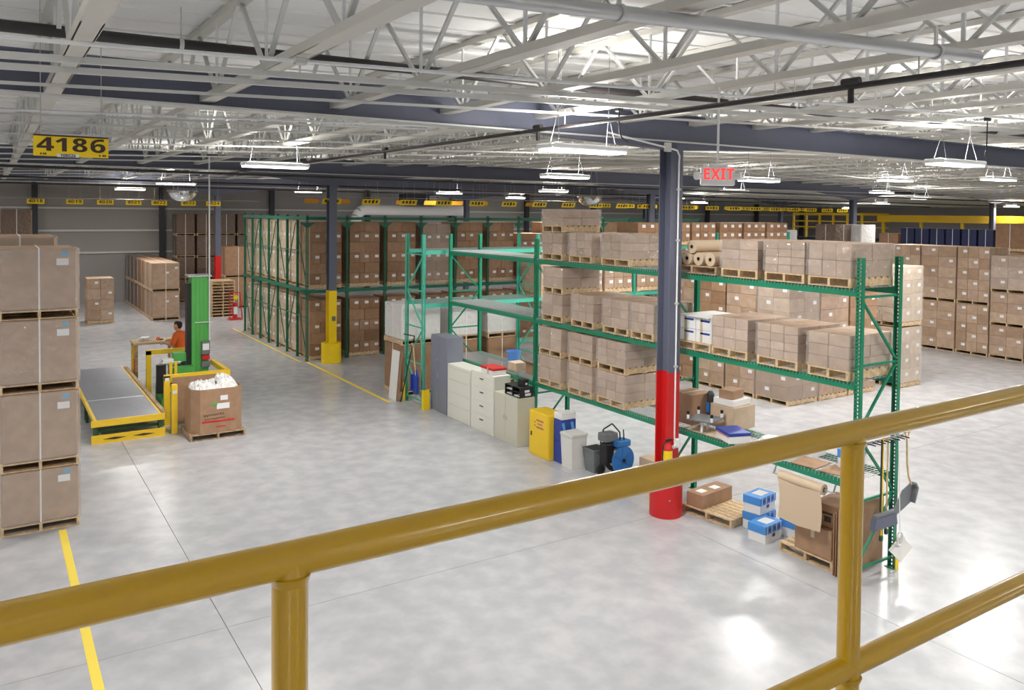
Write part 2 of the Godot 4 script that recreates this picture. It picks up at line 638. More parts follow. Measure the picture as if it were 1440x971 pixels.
# carton mesh: bevelled box, tape strip on top, white labels on the faces named in lab ("x" is the -x face, "z" the +z face)
func carton_mesh(s: Vector3, lab: String) -> Mesh:
	var key := "c%.3f|%.3f|%.3f|%s" % [s.x, s.y, s.z, lab]
	if cache.has(key):
		return cache[key]
	var st := ST()
	cbx(st, Vector3(0, s.y / 2, 0), s, 0.006)
	var mesh := st.commit()
	if lab:
		var lb := ST()
		var lw := minf(0.13, s.z * 0.4)
		var lh := minf(0.09, s.y * 0.36)
		if "x" in lab:
			bx(lb, Vector3(-s.x / 2, s.y * 0.62, s.z * 0.22), Vector3(0.004, lh, lw))
		if "z" in lab:
			bx(lb, Vector3(s.x * 0.2, s.y * 0.62, s.z / 2), Vector3(lw, lh, 0.004))
		lb.set_material(M.label)
		mesh = lb.commit(mesh)
	cache[key] = mesh
	return mesh

func carton(parent: Node, called: String, at: Vector3, s: Vector3, lab: String, m: Material) -> MeshInstance3D:
	var o := MeshInstance3D.new()
	o.name = called if parent != self else numbered(called)
	o.mesh = carton_mesh(s, lab)
	o.set_surface_override_material(0, m)
	parent.add_child(o, true)
	o.position = at
	return o

# a stack of cartons on a pallet, strapped or wrapped so that it moves as one
# size: load without pallet; rows/nx/nz cartons; alt: every other row has one carton less across z (or x)
func pallet_load(label: String, group: String, at: Vector3, size: Vector3, rows: int, nx: int, nz: int, o := {}) -> Node3D:
	var t := thing(o.get("called", "pallet_load"), label, "pallet load", at, o.get("turn", 0.0), group)
	var tint: String = o.get("tint", "board")
	var nt := 5 if tint == "board" else 3
	var px: float = o.get("px", size.x)
	var pz: float = o.get("pz", size.z)
	var y0 := 0.0
	if not o.get("no_pallet", false):
		pallet(t, px, pz, o.get("boards", false), Vector3.ZERO, o.get("wood", M.wood))
		y0 = 0.131
	var rh := size.y / rows
	var alt: String = o.get("alt", "")
	for r in rows:
		var ax := nx - (1 if alt == "x" and r % 2 == 1 else 0)
		var az := nz - (1 if alt == "z" and r % 2 == 1 else 0)
		var s := Vector3(size.x / ax - 0.006, rh - 0.004, size.z / az - 0.006)
		for i in ax:
			for k in az:
				# leave out cartons that stand wholly inside the stack
				if i > 0 and i < ax - 1 and k > 0 and k < az - 1 and r < rows - 1:
					continue
				var jx := rng.randf_range(-0.004, 0.004)
				var jz := rng.randf_range(-0.004, 0.004)
				var lab: String = o.get("lab", "")
				if alt and r % 2 == 1:
					lab = ""
				if o.has("every") and (i + k + r) % int(o.every) != 0:
					lab = ""
				carton(t, "carton", Vector3(-size.x / 2 + (i + 0.5) * size.x / ax + jx, y0 + r * rh, -size.z / 2 + (k + 0.5) * size.z / az + jz), s, lab, M["%s_%d" % [tint, rng.randi() % nt]])
	if o.get("film", false):
		film(t, Vector3(0, y0, 0), size)
	if o.get("strap", false):
		var st := ST()
		bx(st, Vector3(-size.x / 2 - 0.003, y0 + size.y / 2, 0), Vector3(0.004, size.y, 0.022))
		bx(st, Vector3(0, y0 + size.y / 2, size.z / 2 + 0.003), Vector3(0.022, size.y, 0.004))
		bx(st, Vector3(0, y0 + size.y + 0.003, 0), Vector3(size.x, 0.004, 0.022))
		bx(st, Vector3(0, y0 + size.y + 0.003, 0), Vector3(0.022, 0.004, size.z))
		obj("strap", st, M.label, t)
	return t

# clear stretch film round a load: thin skin with slack folds at the corners
func film(t: Node, at: Vector3, s: Vector3) -> void:
	var key := "film%.2f|%.2f|%.2f" % [s.x, s.y, s.z]
	if not cache.has(key):
		var st := ST()
		var n := 14
		var r := RandomNumberGenerator.new()
		r.seed = 5
		var ring := []
		var pts := []
		for c: Array in [[-1, -1], [-1, 1], [1, 1], [1, -1]]:
			pts.append(Vector2(c[0] * (s.x / 2 + 0.012), c[1] * (s.z / 2 + 0.012)))
		for e in 4:
			for k in n:
				ring.append(pts[e].lerp(pts[(e + 1) % 4], k / float(n)))
		var rows := 8
		var grid := []
		for j in rows + 1:
			var line := []
			for p: Vector2 in ring:
				var out: Vector2 = p.normalized() * r.randf_range(0.0, 0.014)
				line.append(Vector3(p.x + out.x, s.y * j / rows, p.y + out.y))
			grid.append(line)
		for j in rows:
			for k in ring.size():
				var k2 := (k + 1) % ring.size()
				var a: Vector3 = grid[j][k]
				var b: Vector3 = grid[j][k2]
				var c2: Vector3 = grid[j + 1][k2]
				var d: Vector3 = grid[j + 1][k]
				var nn := (b - a).cross(d - a).normalized()
				if nn.dot(Vector3(a.x, 0, a.z)) < 0:
					nn = -nn
				quad(st, a, b, c2, d, nn)
		cache[key] = st.commit()
	put("stretch_film", cache[key], M.film, t, at)

# big single box on a pallet (gaylord), seam strap in the middle
func bulk_box(label: String, group: String, at: Vector3, s: Vector3, m: Material, o := {}) -> Node3D:
	var t := thing(o.get("called", "bulk_box"), label, "pallet load", at, o.get("turn", 0.0), group)
	var pl := pallet(t, s.z, s.x, o.get("boards", false), Vector3.ZERO, o.get("wood", M.wood))
	pl.rotation.y = PI / 2   # openings to the aisle
	var st := ST()
	cbx(st, Vector3(0, 0.132 + s.y / 2, 0), s - Vector3(0.02, 0, 0.02), 0.025)
	obj("box", st, m, t)
	st = ST()
	var e := 0.004
	bx(st, Vector3(0, 0.132 + s.y / 2, s.z / 2 - 0.008), Vector3(0.022, s.y, 0.006))
	bx(st, Vector3(-s.x / 2 + 0.008, 0.132 + s.y / 2, 0), Vector3(0.006, s.y, 0.022))
	bx(st, Vector3(0, 0.132 + s.y + e, 0), Vector3(0.022, 0.004, s.z - 0.02))
	obj("strap", st, M.label, t)
	if o.get("stickers", false):
		st = ST()
		bx(st, Vector3(s.x * 0.3, 0.132 + s.y * 0.78, s.z / 2 - 0.009), Vector3(0.16, 0.1, 0.004))
		obj("label", st, M.label, t)
		st = ST()
		bx(st, Vector3(s.x * 0.33, 0.132 + s.y * 0.91, s.z / 2 - 0.009), Vector3(0.09, 0.06, 0.004))
		obj("sticker", st, M.sticker_blue, t)
	elif o.get("lab", true):
		st = ST()
		bx(st, Vector3(s.x * 0.05, 0.132 + s.y * 0.62, s.z / 2 - 0.009), Vector3(0.13, 0.08, 0.004))
		bx(st, Vector3(s.x * 0.38, 0.132 + s.y * 0.8, s.z / 2 - 0.009), Vector3(0.12, 0.08, 0.004))
		obj("label", st, M.label, t)
	if o.get("film", false):
		film(t, Vector3(0, 0.13, 0), s)
	return t

# ---------------------------------------------------------------- pallet racking
# local: bays along +x, front face at z = 0 looking to +z, rear at z = -depth
func upright_mesh(h: float) -> Mesh:
	var key := "upright%.2f" % h
	if cache.has(key):
		return cache[key]
	var st := ST()
	var w := 0.08
	var t := 0.004
	# punched face on +z: strips between two rows of slots
	bb(st, Vector3(-w / 2, 0, -t), Vector3(-0.026, h, 0))
	bb(st, Vector3(0.026, 0, -t), Vector3(w / 2, h, 0))
	bb(st, Vector3(-0.008, 0, -t), Vector3(0.008, h, 0))
	var y := 0.0
	while y < h:
		for sx: float in [-0.017, 0.017]:
			bb(st, Vector3(sx - 0.009, y, -t), Vector3(sx + 0.009, minf(h, y + 0.022), 0))
		y += 0.05
	for sx: float in [-1.0, 1.0]:
		bb(st, Vector3(sx * (w / 2 - t), 0, -0.07), Vector3(sx * w / 2, h, 0))
	bx(st, Vector3(0, 0.005, -0.035), Vector3(0.14, 0.01, 0.11))
	cache[key] = st.commit()
	return cache[key]

func rack_frame(parent: Node, x: float, h: float, depth: float, m: Material) -> void:
	var f := node("upright_frame", parent, Vector3(x, 0, 0))
	put("upright", upright_mesh(h), m, f)
	var r := put("upright", upright_mesh(h), m, f, Vector3(0, 0, -depth))
	r.rotation.y = PI
	var ys := [0.15, 1.05, 1.95, 2.85, 3.75]
	for i in ys.size():
		if ys[i] > h - 0.1:
			continue
		var st := ST()
		bar(st, Vector3(0, ys[i], -0.05), Vector3(0, ys[i], -depth + 0.05), 0.03, 0.03)
		obj("brace", st, m, f)
		if i < ys.size() - 1 and ys[i + 1] < h:
			st = ST()
			if i % 2 == 0:
				bar(st, Vector3(0, ys[i] + 0.03, -0.06), Vector3(0, ys[i + 1] - 0.03, -depth + 0.06), 0.03, 0.03)
			else:
				bar(st, Vector3(0, ys[i] + 0.03, -depth + 0.06), Vector3(0, ys[i + 1] - 0.03, -0.06), 0.03, 0.03)
			obj("brace", st, m, f)

func deck_mesh(len_: float, depth: float) -> Mesh:
	var key := "deck%.2f|%.2f" % [len_, depth]
	if cache.has(key):
		return cache[key]
	var st := ST()
	var n := int(len_ / 0.055)
	for i in n:
		var x := (i + 0.5) * len_ / n
		bb(st, Vector3(x - 0.0035, 0, -depth + 0.01), Vector3(x + 0.0035, 0.006, 0.004))
		bb(st, Vector3(x - 0.0035, -0.035, 0.002), Vector3(x + 0.0035, 0.006, 0.007))   # bent down over the beam
	var k := 0
	while k < 10:
		var z := -0.02 - k * (depth - 0.04) / 9.0
		bb(st, Vector3(0.005, -0.006, z - 0.003), Vector3(len_ - 0.005, 0, z + 0.003))
		k += 1
	cache[key] = st.commit()
	return cache[key]

func rack(label: String, at: Vector3, turn: float, bays: int, pitch: float, depth: float, h: float, levels: Array, m: Material, skip := []) -> Node3D:
	var t := thing("pallet_rack", label, "rack", at, turn)
	for i in bays + 1:
		rack_frame(t, i * pitch, h, depth, m)
	for i in bays:
		for y: float in levels:
			if [i, y] in skip:
				continue
			for z: float in [-0.027, -depth + 0.027]:
				var st := ST()
				bx(st, Vector3((i + 0.5) * pitch, y - 0.05, z), Vector3(pitch - 0.08, 0.1, 0.046))
				# end plates hooked on the uprights
				for e: float in [0.045, pitch - 0.045]:
					bx(st, Vector3(i * pitch + e, y - 0.05, z), Vector3(0.008, 0.19, 0.056))
				obj("beam", st, m, t)
			for k in 3:
				var dl := (pitch - 0.1) / 3.0
				put("wire_deck", deck_mesh(dl, depth), M.wire, t, Vector3(i * pitch + 0.05 + k * dl, y, 0))
	return t

# ---------------------------------------------------------------- racks and their loads
const ORD := ["first", "second", "third", "fourth", "fifth", "sixth", "seventh", "eighth", "ninth", "tenth", "eleventh", "twelfth", "thirteenth"]
const L1 := 1.31
const L2 := 2.63
const L3 := 3.86

func front_rack() -> void:
	rack("long green pallet rack with three bays behind the filing cabinets", Vector3(9.5, 0, -17.56), -PI / 2, 3, 3.72, 0.91, 4.27, [L1, L2, L3], M.rack_green)
	# [z far, z near, base height, load height, rows, cartons across, film, where]
	var g := "small pallet loads on the long green rack"
	var rows := [
		[-13.54, -12.85, L3, 0.42, 2, 2, true, "carrying another pallet on the top shelf, middle bay"],
		[-12.63, -11.93, L3, 0.44, 3, 3, true, "beside the two-high loads on the top shelf"],
		[-11.64, -10.86, L3, 0.44, 3, 3, true, "on the top shelf beside the paper rolls"],
		[-8.73, -8.03, L3, 0.44, 3, 2, true, "next to the paper rolls on the end bay's top shelf"],
		[-7.9, -7.22, L3, 0.45, 4, 3, true, "in the middle of three on the top shelf, end bay"],
		[-7.16, -6.5, L3, 0.45, 2, 3, true, "at the end of the top shelf, loosely wrapped"],
		[-13.51, -12.83, L2, 0.42, 2, 2, true, "on the middle shelf carrying another pallet"],
		[-12.53, -11.85, L2, 0.5, 3, 3, true, "on the middle shelf beside the two-high loads"],
		[-11.57, -10.87, L2, 0.5, 3, 3, true, "third on the middle shelf, in the middle bay"],
		[-10.8, -10.22, L2, 0.5, 3, 3, true, "on the middle shelf close to the steel column"],
		[-8.9, -8.19, L2, 0.48, 3, 3, true, "on the middle shelf next to the white printed boxes"],
		[-8.01, -7.3, L2, 0.48, 4, 3, true, "second from the white printed boxes on the middle shelf"],
		[-7.13, -6.5, L2, 0.47, 3, 2, true, "at the end of the middle shelf"],
		[-13.6, -12.85, L1, 0.48, 2, 2, true, "under another pallet on the lowest shelf, beside the file cabinets"],
		[-12.6, -11.87, L1, 0.48, 3, 2, true, "under another pallet in the middle of the lowest shelf"],
		[-11.71, -10.93, L1, 0.48, 3, 3, true, "under another pallet on the lowest shelf, beside the steel column"]]
	for r: Array in rows:
		var zc: float = (r[0] + r[1]) / 2
		pallet_load("wrapped pallet of cartons %s" % r[7], g, Vector3(9.93, r[2] + 0.007, zc), Vector3(0.94, r[3], r[1] - r[0]), r[4], 2, r[5], {"film": r[6], "boards": true})
	var upper := [
		[-13.54, -12.85, L3 + 0.565, 0.33, 2, 1, "topmost on the rack, two high on the top shelf"],
		[-13.51, -12.83, L2 + 0.565, 0.4, 2, 1, "stacked on another pallet on the middle shelf"],
		[-13.6, -12.85, L1 + 0.625, 0.44, 2, 2, "stacked on another pallet on the lowest shelf, beside the file cabinets"],
		[-12.6, -11.87, L1 + 0.625, 0.44, 3, 2, "stacked on another pallet in the middle of the lowest shelf"],
		[-11.71, -10.93, L1 + 0.625, 0.44, 3, 3, "stacked on another pallet on the lowest shelf, beside the steel column"]]
	for r: Array in upper:
		pallet_load("pallet of wrapped cartons %s" % r[6], g, Vector3(9.93, r[2], (r[0] + r[1]) / 2), Vector3(0.94, r[3], r[1] - r[0]), r[4], 2, r[5], {"film": true, "boards": true})
	# white printed boxes on a pallet, middle shelf of the end bay
	var t := thing("pallet", "low wooden pallet under the white printed boxes on the middle shelf", "pallet", Vector3(9.93, L2 + 0.007, -9.3))
	pallet(t, 0.9, 0.72, true, Vector3.ZERO, null, "")
	for k in 4:
		var b := thing("printed_box", "white carton with blue print, %s, on the rack's middle shelf" % ["lower, beside the wrapped cartons", "lower, beside the steel column", "upper, beside the wrapped cartons", "upper, beside the steel column"][k], "box", Vector3(9.86, L2 + 0.138 + (k / 2) * 0.2, -9.13 - (k % 2) * 0.35), 0.0, "white printed boxes")
		var st := ST()
		cbx(st, Vector3(0, 0.098, 0), Vector3(0.68, 0.196, 0.34), 0.005)
		obj("box", st, M.white, b)
		st = ST()
		bx(st, Vector3(-0.1, 0.15, 0.171), Vector3(0.36, 0.035, 0.003))
		bx(st, Vector3(-0.04, 0.06, 0.171), Vector3(0.05, 0.05, 0.003))
		bx(st, Vector3(-0.341, 0.15, 0.03), Vector3(0.003, 0.03, 0.2))
		obj("blue_print", st, M.blue_deep, b)
		st = ST()
		bx(st, Vector3(-0.341, 0.1, -0.05), Vector3(0.003, 0.196, 0.05))
		obj("tape", st, M.tape, b)
	t = thing("corrugated_sheet", "white sheet lying over the printed boxes on the middle shelf", "sheet", Vector3(9.88, L2 + 0.54, -9.32))
	var s0 := ST()
	cbx(s0, Vector3(0, 0.008, 0), Vector3(0.85, 0.014, 0.7), 0.004)
	obj("sheet", s0, M.white, t)
	# rolls of kraft paper on a pallet, top shelf
	t = thing("pallet", "wooden pallet carrying the kraft paper rolls on the top shelf", "pallet", Vector3(9.93, L3 + 0.007, -9.35))
	pallet(t, 0.95, 1.05, true, Vector3.ZERO, M.wood_old, "")
	for k in 5:
		var rz: float = [-9.75, -9.5, -9.25, -9.0, -9.4][k]
		var y := L3 + 0.137 + 0.105 + (0.19 if k == 4 else 0.0)
		var r := thing("paper_roll", ["brown kraft paper roll, outermost beside the column, on the top shelf", "brown kraft paper roll, second from the column, on the top shelf", "brown kraft paper roll, third from the column, on the top shelf", "brown kraft paper roll at the wrapped cartons, on the top shelf", "brown kraft paper roll lying on top of the other rolls"][k], "paper roll", Vector3(9.5, y, rz), 0.0, "paper rolls on the top shelf")
		var st := ST()
		var ring := [Vector2(0.03, 0.0), Vector2(0.105, 0.0), Vector2(0.105, 0.9), Vector2(0.03, 0.9), Vector2(0.03, 0.0)]
		lathe(st, Vector3.ZERO, ring, 22, Basis(Vector3.BACK, -PI / 2))
		obj("paper", st, M.paper_kraft, r)
		st = ST()
		lathe(st, Vector3.ZERO, [Vector2(0.026, -0.004), Vector2(0.031, -0.004), Vector2(0.031, 0.904), Vector2(0.026, 0.904), Vector2(0.026, -0.004)], 14, Basis(Vector3.BACK, -PI / 2))
		obj("core", st, M.print_dark, r)
	# loose sheets of empty pallet beside the two-high loads on the lowest shelf
	# the rack end protectors
	for p: Array in [[9.42, -6.4, "at the tool rack"], [10.375, -6.4, "under the shovel"], [9.42, -10.12, "beside the fire extinguisher"], [10.375, -13.84, "behind the yellow cabinet"]]:
		t = thing("post_guard", "yellow steel guard on the rack upright %s" % p[2], "guard", Vector3(p[0], 0, p[1]))
		var st := ST()
		bb(st, Vector3(-0.035, 0, 0.06), Vector3(0.035, 0.42, 0.068))
		if p[0] > 10.0:
			t.position.z += 0.012
		else:
			bb(st, Vector3(-0.043, 0, -0.06), Vector3(-0.035, 0.42, 0.068))
		obj("guard", st, M.yellow, t)

func side_rack() -> void:
	rack("teal pallet rack crossing behind the grey cabinet", Vector3(8.9, 0, -17.72), 0.0, 4, 3.375, 1.0, 4.25, [1.3, 2.55, 3.86], M.rack_teal, [[0, 1.3]])
	for p: Array in [[8.9, -17.6, "beside the blue shovel"], [8.9, -18.66, "beside the leaning brown sheets"]]:
		var t := thing("post_guard", "yellow steel guard on the teal rack upright %s" % p[2], "guard", Vector3(p[0], 0, p[1]))
		var st := ST()
		if p[1] > -18.0:
			cbx(st, Vector3(-0.02, 0.24, 0.075), Vector3(0.16, 0.48, 0.03), 0.006)
		cbx(st, Vector3(-0.09, 0.24, 0.02), Vector3(0.02, 0.48, 0.1), 0.006)
		obj("guard", st, M.yellow, t)
	# white bulk loads behind that rack, two high
	for k in 3:
		var x: float = [9.5, 10.85, 12.0][k]
		var w: float = [1.15, 0.9, 0.95][k]
		bulk_box("white wrapped bulk box, %s, upper of two behind the teal rack" % ["widest", "in the middle", "by the wire shelf"][k], "white bulk boxes behind the teal rack", Vector3(x, 1.34, -19.6), Vector3(w, 0.92, 1.1), M.white_wrap, {"lab": false})
		bulk_box("brown bulk box, %s, under a white one behind the teal rack" % ["leftmost beside the leaning sheets", "in the middle", "by the wire shelf"][k].replace("leftmost ", ""), "brown bulk boxes behind the teal rack", Vector3(x, 0, -19.6), Vector3(w, 1.2, 1.1), M.kraft_1, {"lab": false})
	# loads on the further bays of the same rack
	for k in 9:
		var x := 12.275 + 3.375 * (k / 3) + 0.6 + 1.09 * (k % 3)
		var w := "%s from the grey cabinet" % ORD[k]
		pallet_load("pallet of cartons on the middle shelf of the teal rack, %s" % w, "loads on the teal rack", Vector3(x, 2.56, -18.2), Vector3(1.0, 0.9, 0.95), 3, 3, 2, {"lab": "z"})
		if k > 2:
			pallet_load("pallet of cartons on the top shelf of the teal rack, %s" % w, "loads on the top of the teal rack", Vector3(x, 3.87, -18.2), Vector3(1.0, 0.55, 0.95), 2, 3, 2, {"lab": "z", "tint": "kraft"})

func drive_in_rack() -> void:
	var t := thing("drive_in_rack", "dark green drive-in pallet rack filled with brown cartons", "rack", Vector3(8.48, 0, -25.1))
	var n := 13
	var p := 1.335
	var H := 4.66
	for i in n + 1:
		var x := i * p
		put("upright", upright_mesh(H), M.rack_dark, t, Vector3(x, 0, 0))
		# arms carrying the rails at the load level
		for y: float in [2.28, 4.42]:
			var st := ST()
			prism(st, PackedVector2Array([Vector2(-0.26, 0.0), Vector2(0.26, 0.0), Vector2(0.05, -0.16), Vector2(-0.05, -0.16)]), -0.03, -0.01, Transform3D(Basis(), Vector3(x, y, 0)))
			obj("arm", st, M.rack_dark, t)
	for y: float in [H - 0.06]:
		var st := ST()
		bb(st, Vector3(-0.04, y - 0.1, -0.06), Vector3(n * p + 0.04, y, 0.0))
		obj("top_beam", st, M.rack_dark, t)
	# depth: uprights along the open side, rails and braces
	for i in range(1, 8):
		var u := put("upright", upright_mesh(H), M.rack_dark, t, Vector3(0, 0, -1.08 * i))
		u.rotation.y = -PI / 2
	for y: float in [2.28, 4.6]:
		for x: float in [0.0, p]:
			var st := ST()
			bb(st, Vector3(x - 0.03, y - 0.1, -7.6), Vector3(x + 0.03, y, -0.05))
			obj("rail", st, M.rack_dark, t)
	for i in 7:
		for y: float in [0.3, 2.5]:
			var st := ST()
			var flip := i % 2 == 0
			bar(st, Vector3(-0.02, y + (0.0 if flip else 1.9), -1.08 * i - 0.05), Vector3(-0.02, y + (1.9 if flip else 0.0), -1.08 * (i + 1) + 0.05), 0.025, 0.025)
			obj("brace", st, M.rack_dark, t)
	for y: float in [3.5, 1.4]:
		var st := ST()
		bar(st, Vector3(-0.03, y, 0), Vector3(-0.03, y, -7.6), 0.02, 0.03)
		obj("brace", st, M.rack_dark, t)
	for i in n:
		var st := ST()
		bb(st, Vector3(i * p + 0.05, 2.16, -0.06), Vector3(i * p + p - 0.05, 2.26, -0.02))
		obj("front_beam", st, M.rack_dark, t)
	# loads: front row of every lane, and the whole depth of the lane on the open side
	for i in n:
		var x := 8.48 + (i + 0.5) * p
		var far := i > 6
		for lv in 2:
			var y := 0.0 if lv == 0 else 2.29
			if far and lv == 0:
				continue
			var hh: float = 1.78 if lv == 0 else (2.02 if i != 6 else 1.6)
			if i == 3 and lv == 1:
				var b := pallet_load("pallet of cartons under cloudy film high in the drive-in rack", "", Vector3(x, y, -25.85), Vector3(1.06, 1.95, 1.2), 6, 3, 2, {"film": true, "lab": "z", "tint": "kraft", "alt": "x"})
				b.name = numbered("wrapped_load")
				continue
			pallet_load("tall pallet of labelled cartons %s, %s lane of the drive-in rack" % ["on the floor" if lv == 0 else "on upper rails", ORD[i]], "cartons in the drive-in rack", Vector3(x, y, -25.85), Vector3(1.06, hh, 1.2), 5 if lv == 0 else 6, 3, 2, {"lab": "z", "tint": "kraft", "alt": "x"})
	for k in range(1, 6):
		for lv in 2:
			pallet_load("pale carton pallet in the drive-in rack's open lane, %s, %s from the front" % ["floor" if lv == 0 else "upper level", ORD[k]], "cartons deep in the outer lane", Vector3(8.48 + p / 2, 0.0 if lv == 0 else 2.29, -25.85 - k * 1.26), Vector3(1.06, 1.78 if lv == 0 else 2.02, 1.2), 5 if lv == 0 else 6, 2, 3, {"lab": "x", "tint": "pale", "alt": "z"})

func tape_lines() -> void:
	for r: Array in [[0.84, 0.94, -13.7, -6.0, "yellow tape line running from under the tall wrapped stack"], [8.39, 8.49, -25.0, -18.7, "yellow tape line from the yellow column toward the grey cabinet"], [8.22, 8.3, -33.5, -25.1, "yellow tape line along the open side of the drive-in rack"]]:
		var t := thing("floor_tape", r[4], "tape")
		var st := ST()
		bb(st, Vector3(r[0], 0, r[2]), Vector3(r[1], 0.002, r[3]))
		obj("tape", st, M.tape_yellow, t)

# ---------------------------------------------------------------- stacks on the floor
func stacks() -> void:
	# tall wrapped stack of bulk boxes beside the aisle
	for k in 4:
		var hs := [0.79, 1.01, 0.94, 0.91]
		var y := 0.0
		for q in k:
			y += hs[q] + 0.142
		bulk_box("brown wrapped bulk box with blue sticker, %s of the stack beside the yellow tape" % ["bottom", "second", "third", "top"][k], "bulk boxes in the tall stack", Vector3(0.62, y, -14.4), Vector3(1.02, hs[k], 1.2), M.board_1, {"film": true, "stickers": true, "boards": true})
		bulk_box("brown wrapped bulk box, %s of the stack behind the one with blue stickers" % ["bottom", "second", "third", "top"][k], "bulk boxes in the stack behind", Vector3(0.42, y + (0.02 if k == 3 else 0.0), -15.75), Vector3(1.02, hs[k] + (0.12 if k == 3 else 0.0), 1.2), M.board_3, {"film": k == 3, "lab": false})
	# small stack of cartons by itself
	pallet_load("small lone stack of brown cartons standing before the far wall", "", Vector3(3.9, 0, -38.1), Vector3(1.0, 1.75, 1.1), 4, 2, 2, {"lab": "z", "every": 2, "called": "lone_load"})
	# row of bulk boxes two high running to the wall
	for k in 7:
		for lv in 2:
			bulk_box("brown bulk box %s, %s in the row running to the far wall" % ["on top" if lv else "on the floor", ORD[k]], "two-high row of bulk boxes", Vector3(6.4, 1.24 * lv, -37.9 - k * 1.16), Vector3(1.12, 1.1, 1.08), M["board_%d" % (k % 3)] if k < 2 else M.brown_wrap if k > 3 else M.kraft_1, {"lab": k == 0})
	# dark wrapped stacks along the far wall
	for k in 4:
		for lv in 4:
			bulk_box("dark wrapped pallet, %s tier of the %s stack at the far wall" % [ORD[lv], ORD[k]], "dark stacks at the far wall", Vector3(8.5 + k * 1.02, 1.14 * lv, -44.6), Vector3(0.93, 1.0, 1.0), M.brown_wrap, {"lab": false})
	for k in 2:
		for lv in 4:
			bulk_box("brown wrapped pallet, %s tier of the %s stack at the aisle's end" % [ORD[lv], ORD[k]], "stacks at the aisle's end", Vector3(1.0 - 1.3 * k, 1.18 * lv, -40.6), Vector3(1.14, 1.04, 1.1), M.kraft_0 if lv < 3 else M.brown_wrap, {"lab": false})
	# bulk boxes behind the stacked pallets
	for k in 2:
		bulk_box("large brown box %s behind the column with the red base" % ("on top" if k else "below"), "large boxes behind the far column", Vector3(10.2, 1.5 * k, -40.9), Vector3(1.3, 1.36, 1.2), M.kraft_0, {"lab": false})
	# stack of empty pallets
	for k in 12:
		var t := thing("empty_pallet", "empty wooden pallet in the neat pile beside the red stand", "pallet", Vector3(8.78 + rng.randf_range(-0.02, 0.02), 0.1345 * k, -37.9 + rng.randf_range(-0.02, 0.02)), 0.0, "pile of empty pallets")
		pallet(t, 1.1, 1.0, true, Vector3.ZERO, M.wood, "")
		t.rotation.y = PI / 2
	# block of carton stacks behind the front rack
	for i in 3:
		for k in 4:
			if i > 0 and k > 0 and k < 3:
				continue
			for lv in 2:
				pallet_load("%s carton pallet, %s row and %s stack of the block behind the green rack" % ["upper" if lv else "lower", ORD[i], ORD[k]], "block of carton pallets, " + ("upper" if lv else "lower"), Vector3(17.4 + i * 1.25, 1.54 * lv, -13.75 - k * 1.06), Vector3(1.18, 1.38, 1.0), 4, 2, 2, {"lab": "xz", "tint": "kraft" if (i + k + lv) % 3 == 0 else "board", "film": i == 0 and k == 0, "every": 2})
	# cloudy wrapped stack standing alone beyond the end of the rack
	for lv in 2:
		pallet_load("pallet of cartons in cloudy film, %s of the pair beyond the rack end" % ("upper" if lv else "lower"), "cloudy pair beyond the rack end", Vector3(21.85, 1.72 * lv, -13.65), Vector3(1.05, 1.56, 1.15), 4, 2, 2, {"film": true, "lab": "xz", "tint": "pale"})
	# wall of carton stacks on the right
	var zs := [-18.1, -16.93, -15.6, -14.45, -13.3, -12.1, -10.9]
	for k in zs.size() - 1:
		var z0: float = zs[k]
		var z1: float = zs[k + 1]
		var tiers: Array = [[0.0, 1.62], [1.76, 1.86]] if k < 3 else [[0.0, 0.98], [1.12, 1.0], [2.26, 1.12]]
		for q in tiers.size():
			var lowtier: Array = tiers[q]
			pallet_load("%s pallet of labelled cartons, %s stack of the long row beyond the rack" % [["bottom", "second", "top"][q], ORD[k]], "long row of labelled carton pallets", Vector3(29.4, lowtier[0], (z0 + z1) / 2), Vector3(1.2, lowtier[1], z1 - z0 - 0.05), 5 if k < 3 else 3, 2, 3 if k % 2 == 0 else 2, {"lab": "x", "every": 2, "film": q == tiers.size() - 1 and k > 2, "strap": false})
	# tall stacks further off on the right
	for r: Array in [[35.5, -16.8, 4, 1.14, "kraft_1", "brown bulk box in the tall stack behind the long carton row"], [37.0, -16.8, 4, 1.14, "kraft_0", "brown bulk box in the rearmost stack behind the long carton row"],
			[30.5, -35.5, 4, 1.08, "brown_wrap", "dark bulk box in the first stack of the far block"], [31.8, -35.5, 4, 1.08, "brown_wrap", "dark bulk box in the second stack of the far block"], [33.1, -35.5, 4, 1.08, "brown_wrap", "dark bulk box in the third stack of the far block"], [34.4, -35.5, 4, 1.08, "kraft_1", "brown bulk box in the last stack of the far block"],
			[37.4, -33.0, 4, 0.98, "white_wrap", "white wrapped bulk box beside the dark far stacks"], [38.9, -32.6, 4, 0.98, "kraft_0", "brown bulk box among the white wrapped far stacks"], [40.3, -32.3, 4, 0.98, "white_wrap", "white wrapped bulk box among the far stacks"], [33.5, -24.0, 4, 1.1, "brown_wrap", "dark shiny bulk box in the stack behind the cloudy pair"], [34.8, -23.6, 4, 1.1, "white_wrap", "pale bulk box in the stack behind the cloudy pair"]]:
		for lv in r[2]:
			bulk_box("%s, %s tier" % [r[5], ORD[lv]], r[5] + " group", Vector3(r[0], lv * (r[3] + 0.0), r[1]), Vector3(1.15, r[3] - 0.14, 1.15), M[r[4]], {"lab": false})
	for k in 6:
		for lv in 4:
			bulk_box("navy wrapped crate on top of the stacks, %s in line" % ORD[k] if lv == 3 else "brown bulk box under the %s navy wrapped crate, %s tier" % [ORD[k], ORD[lv]], "navy crates" if lv == 3 else "boxes under the navy crates", Vector3(42.0, 1.05 * lv, -25.2 + 0.82 * k), Vector3(1.0, 0.9, 0.76), M.navy_wrap if lv == 3 else M.kraft_2, {"lab": false})
